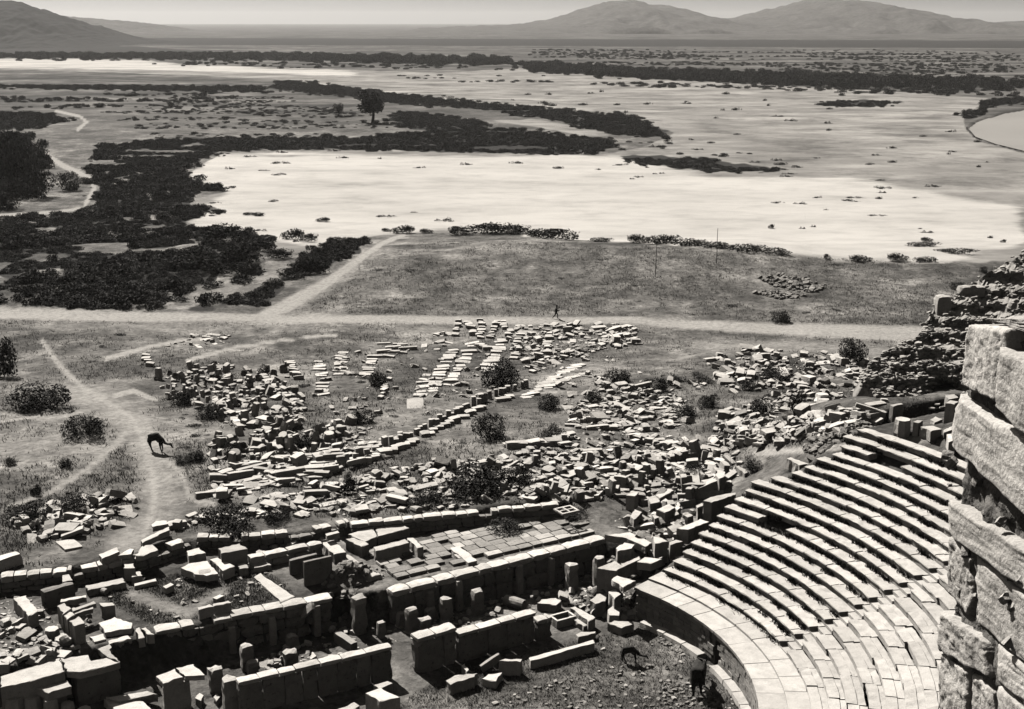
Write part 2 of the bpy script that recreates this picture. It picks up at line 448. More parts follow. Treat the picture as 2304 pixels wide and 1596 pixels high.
# ------------------------------------------------------------------ hills on the horizon
def hill(name, prof, dist, depth, mat, seed, base=-3, ga=1.0):
    xs = np.array([p[0] for p in prof], float); yv = np.array([p[1] for p in prof], float)
    n = 420; x = np.linspace(xs[0], xs[-1], n); y = np.interp(x, xs, yv)
    y = np.convolve(np.pad(y, 8, 'edge'), np.ones(17) / 17, 'valid') + (vn(x / 22 + seed, x * 0 + seed) - .5) * 3.0 + (vn(x / 7 + seed, x * 0) - .5) * 1.4
    X = (x - 1152) / FPX * dist * 1.0
    top = CAMH + (HOR - y) / FPX * dist
    m = 130; V = []
    for j in range(m):
        a = (j / (m - 1) * 2 - 1)
        k = (1 - abs(a) ** 1.7) ** 1.3 if abs(a) < 1 else 0
        yy = dist + a * depth
        z = base + (top - base) * k
        gul = (vn(X / (depth * .07) + seed, yy / (depth * .16)) - .5) * (top - base) * .42 * (1 - k * .7) * (k > 0) * ga
        gul += (vn(X / (depth * .02) + seed, yy / (depth * .05)) - .5) * (top - base) * .16 * min(1, 4 * k) * (1 - .6 * k)
        V.append(np.stack([X, np.full(n, yy), np.maximum(z + gul, base)], -1))
    V = np.concatenate(V); idx = np.arange(n * m).reshape(m, n)
    F = np.stack([idx[:-1, :-1], idx[:-1, 1:], idx[1:, 1:], idx[1:, :-1]], -1).reshape(-1, 4)
    o = link(name, mesh_np(name, V, F, mat, True)); o['kind'] = 'structure'
    return o
def hill_mat(name, a, b):
    M = Mat(name, 1.0)
    P = M.coords(False)
    c = M.mix(.5, M.ramp(M.noise(P, .012, 8, .7), [(.32, a), (.66, b)]), M.ramp(M.noise(P, .06, 5, .7), [(.35, a), (.65, b)]))
    M.bump(M.noise(P, .02, 6), .6, 12)
    return M.out(c)
HM1 = hill_mat('scrub_hill', .02, .05); HM2 = hill_mat('dry_hill', .04, .16)
hill('hill', [(-520, 60), (-300, 25), (-120, 6), (0, 4), (60, 8), (130, 26), (190, 52), (250, 80), (310, 93), (360, 97)], 2300, 430, HM1, 3)
hill('hill', [(-300, 44), (100, 30), (190, 40), (260, 45), (330, 50), (390, 60), (430, 72)], 5200, 700, HM2, 11, ga=.15)
hill('hill', [(960, 62), (1060, 57), (1150, 55), (1250, 42), (1300, 22), (1350, 8), (1390, 2), (1430, 9), (1455, 20), (1480, 16), (1530, 28), (1580, 43), (1640, 42), (1700, 30), (1780, 8), (1830, 1), (1900, 7),
              (1980, 22), (2040, 40), (2120, 50), (2200, 52), (2304, 48), (2420, 44), (2560, 60)], 5600, 1500, HM2, 23)

# ------------------------------------------------------------------ rough stone blocks
def rough_box(l, w, h, seed, rough=.05, step=.5, chip=.12, mx=7):
    """A dressed block, worn: surface lattice of a box, base at z = 0, edges rubbed and chipped."""
    r = random.Random(seed)
    nx = min(mx, max(2, round(l / step))); ny = min(mx, max(2, round(w / step))); nz = min(mx, max(2, round(h / step)))
    idx = {}; V = []; mn = min(l, w, h)
    for i in range(nx + 1):
        for j in range(ny + 1):
            for k in range(nz + 1):
                e = (i in (0, nx)) + (j in (0, ny)) + (k in (0, nz))
                if not e: continue
                p = [(i / nx - .5), (j / ny - .5), (k / nz - .5)]
                f = 0
                if e == 2: f = r.random() ** 2 * chip
                if e == 3: f = .03 + r.random() * chip * 1.2
                q = []
                for a, d in zip(p, (l, w, h)):
                    v = a * d
                    if abs(a) > .49: v -= math.copysign(f * mn * .8, a)
                    q.append(v + (r.random() - .5) * rough * min(mn, .8))
                q[2] += h / 2
                idx[i, j, k] = len(V); V.append(q)
    F = []
    for i in range(nx):
        for j in range(ny):
            F.append((idx[i, j, 0], idx[i, j + 1, 0], idx[i + 1, j + 1, 0], idx[i + 1, j, 0]))
            F.append((idx[i, j, nz], idx[i + 1, j, nz], idx[i + 1, j + 1, nz], idx[i, j + 1, nz]))
    for i in range(nx):
        for k in range(nz):
            F.append((idx[i, 0, k], idx[i + 1, 0, k], idx[i + 1, 0, k + 1], idx[i, 0, k + 1]))
            F.append((idx[i, ny, k], idx[i, ny, k + 1], idx[i + 1, ny, k + 1], idx[i + 1, ny, k]))
    for j in range(ny):
        for k in range(nz):
            F.append((idx[0, j, k], idx[0, j, k + 1], idx[0, j + 1, k + 1], idx[0, j + 1, k]))
            F.append((idx[nx, j, k], idx[nx, j + 1, k], idx[nx, j + 1, k + 1], idx[nx, j, k + 1]))
    return V, F
def drum(r0, h, seed, seg=14, flutes=False):
    r = random.Random(seed); V = []; F = []; lv = 4
    for k in range(lv + 1):
        rr = r0 * (.9 if k in (0, lv) else 1) * (1 + (r.random() - .5) * .04)
        for a in range(seg):
            q = rr * (1 - (.10 if flutes and a % 2 else 0)) * (1 + (r.random() - .5) * .06)
            V.append([q * math.cos(2 * math.pi * a / seg), q * math.sin(2 * math.pi * a / seg), h * k / lv + (r.random() - .5) * .03])
    for k in range(lv):
        for a in range(seg):
            b = (a + 1) % seg
            F.append((k * seg + a, k * seg + b, (k + 1) * seg + b, (k + 1) * seg + a))
    F.append(tuple(range(seg))[::-1]); F.append(tuple(lv * seg + a for a in range(seg)))
    return V, F
SEED = [100]
def sd_():
    SEED[0] += 1
    return SEED[0]

def blk(name, label, cat, a, b, zt, w, h, mat=None, group=None, parent=None, rough=.05, tilt=0.0, pitch=0.0):
    """One worn block: a, b = plate ends of its upper front edge at level zt; w back from it, h down."""
    x0, y0 = up(*a, zt); x1, y1 = up(*b, zt)
    L = math.hypot(x1 - x0, y1 - y0); yaw = math.atan2(y1 - y0, x1 - x0)
    cx = (x0 + x1) / 2 - math.sin(yaw) * w / 2; cy = (y0 + y1) / 2 + math.cos(yaw) * w / 2
    V, F = rough_box(L, w, h, sd_(), rough, .4)
    o = link(name, mesh_of(name, V, F, mat or MARBLE), parent, (float(cx), float(cy), zt - h), rot=Euler((tilt, pitch, yaw)))
    if label: tag(o, label, cat, group)
    return o
def wall(name, label, p0, p1, z0, z1, thick, courses, bl=1.3, mat=None, jag=.0, pilasters=(), cat='wall', seed=None, gap=.02):
    """A wall of coursed blocks; p0 -> p1 its front line (world), built up from z0 to z1; each block a part."""
    rr = random.Random(seed or sd_())
    dx, dy = p1[0] - p0[0], p1[1] - p0[1]; L = math.hypot(dx, dy); yaw = math.atan2(dy, dx)
    t = empty(name, (p0[0], p0[1], z0), yaw); tag(t, label, cat)
    hs = np.array(courses, float); hs = hs / hs.sum() * (z1 - z0); z = 0
    for ci, ch in enumerate(hs):
        top = ci == len(hs) - 1
        x = 0.0
        while x < L - .05:
            b = min(bl * (.65 + .8 * rr.random()), L - x)
            if L - x - b < bl * .35: b = L - x
            if not (top and rr.random() < jag):
                d = (rr.random() - .5) * .05; ex = .05 if top else 0
                hh = ch - gap + (rr.random() - .6) * ((.10 if jag > .1 else .025) if top else 0)
                V, F = rough_box(b - gap, thick + ex * 2, max(.12, hh), rr.random(), .08, .34, .17)
                link('coping_stone' if top and len(hs) > 1 else 'wall_block', mesh_of('wall_block', V, F, PALE if top and len(hs) > 1 else (mat or MARBLE)), t, (x + b / 2, thick / 2 + d, z))  # weathered faces darkened for shade, coping paled as sunlit top, in the stone colour
            x += b
        z += ch
    for pf, pw, ph in pilasters:
        px = pf * L
        V, F = rough_box(pw, .34, ph, rr.random(), .06, .4, .14)
        link('pilaster', mesh_of('pilaster', V, F, MARBLE), t, (px, -.14, 0))
    return t
def W(pt, z):
    x, y = up(*pt, z); return float(x), float(y)

# ------------------------------------------------------------------ the theatre: podium, seat rows, stairs
theatre = empty('theatre_seating', (float(CEN[0]), float(CEN[1]), 0))
tag(theatre, 'curved marble seating tiers of the ancient theatre around the orchestra', 'theatre seating')
D = math.radians
def arc_block(prof, th0, th1, seg, seed, jit=.0, rot_z=0.0):
    """Curved block: prof = (r, z) outline, swept from angle th0 to th1 about the orchestra's centre."""
    r = random.Random(seed); n = len(prof); V = []; F = []
    for i in range(seg + 1):
        th = th0 + (th1 - th0) * i / seg
        for k, (a, z) in enumerate(prof):
            aa = a + (r.random() - .5) * jit; zz = z + (r.random() - .5) * jit
            V.append((aa * math.cos(th), aa * math.sin(th), zz))
    for i in range(seg):
        for k in range(n):
            k2 = (k + 1) % n
            F.append((i * n + k, i * n + k2, (i + 1) * n + k2, (i + 1) * n + k))
    F.append(tuple(range(n))[::-1]); F.append(tuple(seg * n + k for k in range(n)))
    return V, F
def seen(V):
    c = np.mean(np.array(V), 0)
    x, y = proj(c[0] + CEN[0], c[1] + CEN[1], c[2])
    return -20 < x < 2150 and y < 1650
rest_V, rest_F = [], []
def add_rest(V, F):
    o = len(rest_V); rest_V.extend(V); rest_F.extend([tuple(i + o for i in f) for f in F])
LEFT = {11: 43.0, 12: 41.0, 13: 40.2, 14: 39.8, 15: 38.6, 16: 38.6, 17: 39.5, 18: 38.8}
ST0, ST1 = 9.4, 11.6                               # the stair between two wedges
nseat = 0
rs = random.Random(5)
for k in range(19):
    rk = R0 + TREAD * k; zk = Z0 + RISE * k
    row = empty('seat_row', (0, 0, 0)); row.parent = theatre
    left = LEFT.get(k, 45.6 - .1 * k + rs.random() * .5)
    w1 = 1.0 / rk * 57.3 * .5
    segs = [(left, 10.5 + w1), (10.5 - w1, -34.0)]
    for si, (a1, a0) in enumerate(segs):
        th = a1
        while th > a0 + .3:
            bl = (1.6 + 1.5 * rs.random()) / rk * 57.3
            if th - bl < a0 + .6 / rk * 57.3: bl = th - a0
            worn = rs.random()
            dz = (rs.random() - .5) * .03; dr = (rs.random() - .5) * .04
            if k >= 11 and th > 20: dz += (rs.random() - .5) * .10; dr += (rs.random() - .5) * .12
            if si == 1 and th > -4: dz += (rs.random() - .5) * .07; dr += (rs.random() - .5) * .16
            if worn < .05 and k > 1: dr += .12
            g_ = .035 / rk * 57.3
            rr, zz = rk + dr, zk + dz
            uc = .04 + .11 * float(ss(10, 36, th)) if si == 0 else .035
            prof = [(rr, zz), (rr - .01, zz - .07), (rr + uc, zz - .12), (rr + uc + .02, zz - .46), (rr + .99, zz - .46), (rr + .99, zz - .05), (rr + .60, zz - .045), (rr + .56, zz)]
            V, F = arc_block(prof, D(th - g_), D(th - bl + g_), max(2, int(bl * rk / 57.3 / .38)), rs.random(), .022 + .05 * rs.random() ** 2)
            lost = (si == 0 and th < left - 3 and rs.random() < .006) or (si == 1 and rs.random() < .02)
            if not lost:
                if seen(V) and nseat < 300:
                    link('seat_block', mesh_of('seat_block', V, F, SEAT), row); nseat += 1
                else: add_rest(V, F)
            th -= bl
o = link('seat_block', mesh_of('seat_block_far', rest_V, rest_F, SEAT), theatre); o['kind'] = 'stuff'
stair = empty('stair', (0, 0, 0)); stair.parent = theatre
for k in range(19):
    for h2 in range(2):
        ra = R0 + TREAD * (k + .5 * h2) + .04; za = Z0 + RISE * (k - .5 * (1 - h2)) - .07 + .02 * rs.random()
        wv = .47 / ra * 57.3
        V, F = arc_block([(ra, za), (ra, za - .5), (ra + .75, za - .5), (ra + .75, za)], D(10.5 + wv), D(10.5 - wv), 2, rs.random(), .03)
        link('step', mesh_of('step', V, F, SEAT), stair)
pod = empty('podium', (0, 0, 0)); pod.parent = theatre
SLOT = (20.3, 22.6)                                # the narrow doorway in the podium wall
th = 47.0
while th > -22:                                    # ledge slabs along the podium's edge
    bl = (1.5 + rs.random() * 1.2) / 18 * 57.3
    if th - bl < -22: bl = th + 22
    jt = rs.random() * .05
    V, F = arc_block([(17.28 + jt, 2.32), (17.30 + jt, 2.12), (17.5, 2.06), (18.95, 2.06), (18.95, 2.32)], D(th - .08), D(th - bl + .08), 4, rs.random(), .03)
    link('ledge_slab', mesh_of('ledge_slab', V, F, SEAT), pod)
    V, F = arc_block([(18.85, 2.44 + jt * .5), (18.83, 2.2), (20.3, 2.2), (20.3, 2.44 + jt * .5)], D(th - .1), D(th - bl + .06), 4, rs.random(), .025)
    link('walkway_slab', mesh_of('walkway_slab', V, F, SEAT), pod)
    th -= bl
zc = .28
nst = 0
for ch in (.34, .30, .32, .26, .30, .28):          # podium wall: small coursed stones
    th = 46.5
    while th > -16:
        bl = (.42 + rs.random() * .55) / 17.5 * 57.3
        mid = th - bl / 2
        if not (SLOT[0] - .4 < mid < SLOT[1] + .4):
            d = rs.random() * .07
            V, F = arc_block([(17.42 + d, zc + ch - .02), (17.41 + d, zc + .01), (17.9, zc + .01), (17.9, zc + ch - .02)], D(th - .04), D(th - bl + .04), 2, rs.random(), .025)
            if nst < 300: link('wall_stone', mesh_of('wall_stone', V, F, GREY_AND_SHADED), pod); nst += 1
        th -= bl
    zc += ch
V, F = arc_block([(17.62, 2.06), (17.62, -.3), (18.3, -.3), (18.3, 2.06)], D(47), D(SLOT[1]), 12, 1, 0)
link('wall_core', mesh_of('wall_core', V, F, GREY_AND_SHADED), pod)
V, F = arc_block([(17.62, 2.06), (17.62, -.3), (18.3, -.3), (18.3, 2.06)], D(SLOT[0]), D(-30), 20, 1, 0)
link('wall_core', mesh_of('wall_core', V, F, GREY_AND_SHADED), pod)
V, F = arc_block([(19.2, 2.06), (19.2, -.3), (19.5, -.3), (19.5, 2.06)], D(SLOT[1] + 3), D(SLOT[0] - 3), 4, 1, 0)
link('recess_back', mesh_of('recess_back', V, F, GREY_AND_SHADED), pod)
th = 44.0
while th > -22:                                    # white plinth at the foot
    bl = (1.3 + rs.random() * .9) / 17 * 57.3
    mid = th - bl / 2
    if not (SLOT[0] - 1.5 < mid < SLOT[1] + 1.5):
        V, F = arc_block([(16.9, .30), (16.85, .0), (17.6, -.1), (17.6, .32)], D(th - .1), D(th - bl + .1), 3, rs.random(), .05)
        link('plinth_stone', mesh_of('plinth_stone', V, F, SEAT), pod)
    th -= bl

# ------------------------------------------------------------------ slabs and blocks whose top outline is known
def prism(name, label, cat, q, pts, h, zt=None, mat=None, group=None, parent=None, jit=.045, slope=0.0, sink=.12, sub=.26):
    """A worn slab or block: pts = its top outline on the plate; h = height above the ground (zt None) or thickness below zt."""
    P2 = [q(*p) for p in pts]
    cx = sum(p[0] for p in P2) / len(P2); cy = sum(p[1] for p in P2) / len(P2)
    if zt is None:
        z = 2.0
        for _ in range(30):
            X, Y = up(cx, cy, z); z = .5 * z + .5 * (float(H(X, Y)) + h)
        zt = z; h = h + sink
    c = up(cx, cy, zt); C = Vector((float(c[0]), float(c[1]), 0))
    ring = [Vector((float(a), float(b), 0)) - C for a, b in (up(x, y, zt) for x, y in P2)]
    ar = sum(ring[i].x * ring[(i + 1) % len(ring)].y - ring[(i + 1) % len(ring)].x * ring[i].y for i in range(len(ring)))
    if ar < 0: ring.reverse()
    rr = random.Random(sd_()); R = []
    for i, p in enumerate(ring):
        p2 = ring[(i + 1) % len(ring)]; d = p2 - p
        n = max(1, min(9, int(d.length / sub)))
        nv = Vector((-d.y, d.x, 0)).normalized()
        for k in range(n):
            R.append(p + d * (k / n) + nv * (rr.random() ** 2 * jit * 2.2))
    n = len(R); V = []; F = []
    lv = [(0, 1.0), (h * .5, 1.0), (h - .03, 1.0), (h, .975)]
    for z, s_ in lv:
        for p in R:
            j = (rr.random() - .5) * jit
            V.append((p.x * s_ + j, p.y * s_ + (rr.random() - .5) * jit, z + (rr.random() - .5) * jit * (.6 if z > 0 else 0)))
    for k in range(len(lv) - 1):
        for i in range(n):
            j = (i + 1) % n
            F.append((k * n + i, k * n + j, (k + 1) * n + j, (k + 1) * n + i))
    F.append(tuple(range(n))[::-1]); F.append(tuple((len(lv) - 1) * n + i for i in range(n)))
    o = link(name, mesh_of(name, V, F, mat or PALE), parent, (C.x, C.y, zt - h))
    if label: tag(o, label, cat, group)
    return o
def plank(name, label, cat, A, B, w, th, side=(0, 0, 1), mat=None):
    """A slab lying or leaning between two points."""
    A = Vector(A); B = Vector(B); d = (B - A); x = d.normalized(); s = Vector(side); y = (s - x * s.dot(x)).normalized(); z = x.cross(y)
    V, F = rough_box(d.length, w, th, sd_(), .05, .45, .08)
    m = Matrix(((x.x, y.x, z.x), (x.y, y.y, z.y), (x.z, y.z, z.z))).to_4x4(); m.translation = (A + B) / 2
    o = link(name, mesh_of(name, V, F, mat or MARBLE)); o.matrix_world = m
    if label: tag(o, label, cat)
    return o
def at3(pt, z):
    x, y = up(*pt, z); return (float(x), float(y), z)

# ------------------------------------------------------------------ the stage building: walls
wall('stage_front_wall', 'long thin marble wall with lit coping, front left of the doorway', W(q2(150, 1400), 2.2), W(q2(1180, 1160), 2.2), -.1, 2.2, .55, [1.95, .26], 1.25, GREY_AND_SHADED)
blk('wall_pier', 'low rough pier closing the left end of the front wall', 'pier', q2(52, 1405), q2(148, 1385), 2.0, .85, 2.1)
wall('stage_front_wall', 'short tall marble wall just right of the doorway', W(q2(1350, 1110), 2.4), W(q2(1610, 1030), 2.4), -.1, 2.4, .8, [2.15, .28], 1.3, GREY_AND_SHADED)
wall('stage_front_wall', 'lower marble wall running right from the tall wall', W(q2(1625, 1078), 2.0), W(q2(2140, 935), 2.0), -.1, 2.0, .62, [1.75, .24], 1.5, GREY_AND_SHADED)
wall('stage_front_wall', 'broken low wall end right of the lower marble wall', W(q2(2150, 990), 1.5), W(q2(2250, 962), 1.5), -.1, 1.5, .6, [1.2, .3], .9, GREY_AND_SHADED)
wall('hall_wall', 'ruined long wall below the grassy court with half columns', W(q1(1040, 1065), 2.4), W(q2(780, 832), 2.4), -.1, 2.42, .85, [.8, .75, .55, .32], 1.2, GREY_AND_SHADED, .18,
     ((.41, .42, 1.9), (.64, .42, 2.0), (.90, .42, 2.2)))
wall('hall_wall', 'long wall with pilasters carrying the paved stage floor', W(q2(1180, 800), 2.4), W(q3(1170, 440), 2.4), -.1, 2.42, .85, [.95, .9, .38], 1.4, GREY_AND_SHADED, .06,
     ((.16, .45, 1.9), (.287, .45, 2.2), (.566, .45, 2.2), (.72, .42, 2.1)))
def polywall(name, label, pts, z0, z1, thick, courses, bl, mat, jag):
    t = empty(name, (pts[0][0], pts[0][1], z0)); tag(t, label, 'wall')
    for a, b in zip(pts[:-1], pts[1:]):
        w = wall('x', None, a, b, z0, z1, thick, courses, bl, mat, jag)
        for ch in list(w.children):
            loc = Matrix.LocRotScale(Vector(ch.location), None, None)
            m = Matrix.Translation(w.location) @ Matrix.Rotation(w.rotation_euler.z, 4, 'Z') @ loc
            ch.parent = t
            ch.matrix_local = Matrix.Translation(-t.location) @ m
        bpy.data.objects.remove(w)
    return t
polywall('retaining_wall', 'rough stone wall holding back the stone field at far left', [W(q1(-300, 735), BACKZ), W(q1(0, 700), BACKZ), W(q1(480, 650), BACKZ), W(q1(900, 572), BACKZ), W(q1(1280, 440), BACKZ)], 2.0, BACKZ, .75, [.45, .4, .4], .8, GREY_AND_SHADED, .22)
polywall('retaining_wall', 'jagged rubble wall behind the back row of the court', [W(q2(-130, 430), BACKZ), W(q2(170, 425), BACKZ), W(q2(560, 395), BACKZ), W(q2(900, 325), BACKZ)], 2.0, BACKZ, .7, [.45, .4, .35], .7, GREY_AND_SHADED, .3)
polywall('retaining_wall', 'long rubble wall with pale top behind the stage floor', [W(q2(905, 345), BACKZ), W(q2(1250, 312), BACKZ), W(q2(1890, 246), BACKZ), W(q2(2300, 210), BACKZ)], 2.0, BACKZ, .65, [.5, .4, .35], 1.0, GREY_AND_SHADED, .12)
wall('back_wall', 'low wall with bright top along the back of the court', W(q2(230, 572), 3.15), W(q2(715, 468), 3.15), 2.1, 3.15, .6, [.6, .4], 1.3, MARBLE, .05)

# free-standing pillars of the hall
def pillar(q, xb, yb, yt, wpx, label, z0=0.0, mat=None, lean=0.0):
    bx, by = q(xb, yb); X, Y = up(bx, by, z0)
    depth = float(Y) * CP - (z0 - CAMH) * SP
    k = FPX / depth
    h = (yb - yt - wpx * .25) * .3367 / k / .95; w = wpx * .3367 / k * .92
    V, F = rough_box(w, w * .85, h + .1, sd_(), .10, .32, .16)
    for v in V: v[2] -= .1
    o = link('stone_pillar', mesh_of('stone_pillar', V, F, mat or MARBLE), None, (float(X), float(Y) + w * .3, z0), rot=Euler((0, lean, ANG + random.uniform(-.1, .1))))
    tag(o, label, 'pillar', 'standing pillars of the stage hall')
PL = [(q2, 1750, 955, 770, 80, 'tall slim pillar standing alone left of the fallen drum'),
      (q2, 1540, 1000, 820, 82, 'pillar standing behind the low wall, left of the tall slim pillar'),
      (q2, 1310, 1078, 890, 82, 'pillar leaning against a pale block beside the doorway'),
      (q2, 1395, 1075, 960, 88, 'short square stump just behind the tall front wall'),
      (q2, 960, 1085, 810, 98, 'tallest squared pier at the end of the rubble passage'),
      (q2, 510, 1180, 1070, 86, 'dark short stump in the hall below the leaning slab'),
      (q2, 210, 1330, 1135, 90, 'rear of the two stumps touching each other in the left hall'),
      (q2, 245, 1350, 1245, 84, 'front of the two stumps touching each other in the left hall'),
      (q2, 495, 1290, 1172, 112, 'broad pale-topped stump right behind the long front wall'),
      (q1, 1440, 1482, 1285, 100, 'dark pillar left of the long front wall end'),
      (q3, 940, 800, 595, 80, 'weathered round pillar at the right end of the hall'),
      (q3, 1122, 785, 550, 76, 'dark narrow pillar nearest the seating in the hall'),
      (q2, 1105, 1112, 985, 58, 'small dark stump in shadow beside the squared pier')]
for a in PL: pillar(*a)
pillar(q2, 1235, 1040, 925, 66, 'pale lopsided stone standing next to the leaning pillar', lean=.12)
pillar(q2, 1450, 985, 885, 84, 'broken pale stub behind the short square stump', lean=-.25)
pillar(q3, 310 - 300 + 1700, 395, 330, 60, 'small upright stone where the hall meets the seating', z0=2.4)

plank('leaning_slab', 'broad slab leaning sideways against the hall wall', 'slab', (at3(q2(625, 862), 2.45)[0] + .25, at3(q2(625, 862), 2.45)[1] - .55, 2.45),
      (at3(q2(500, 1045), .35)[0] + .1, at3(q2(500, 1045), .35)[1], .75), .55, .22, (ET[0], ET[1], .2))
plank('fallen_beam', 'dark beam lying across the rubble passage', 'beam', at3(q2(830, 1085), .35), at3(q2(950, 1165), .25), .7, .5)

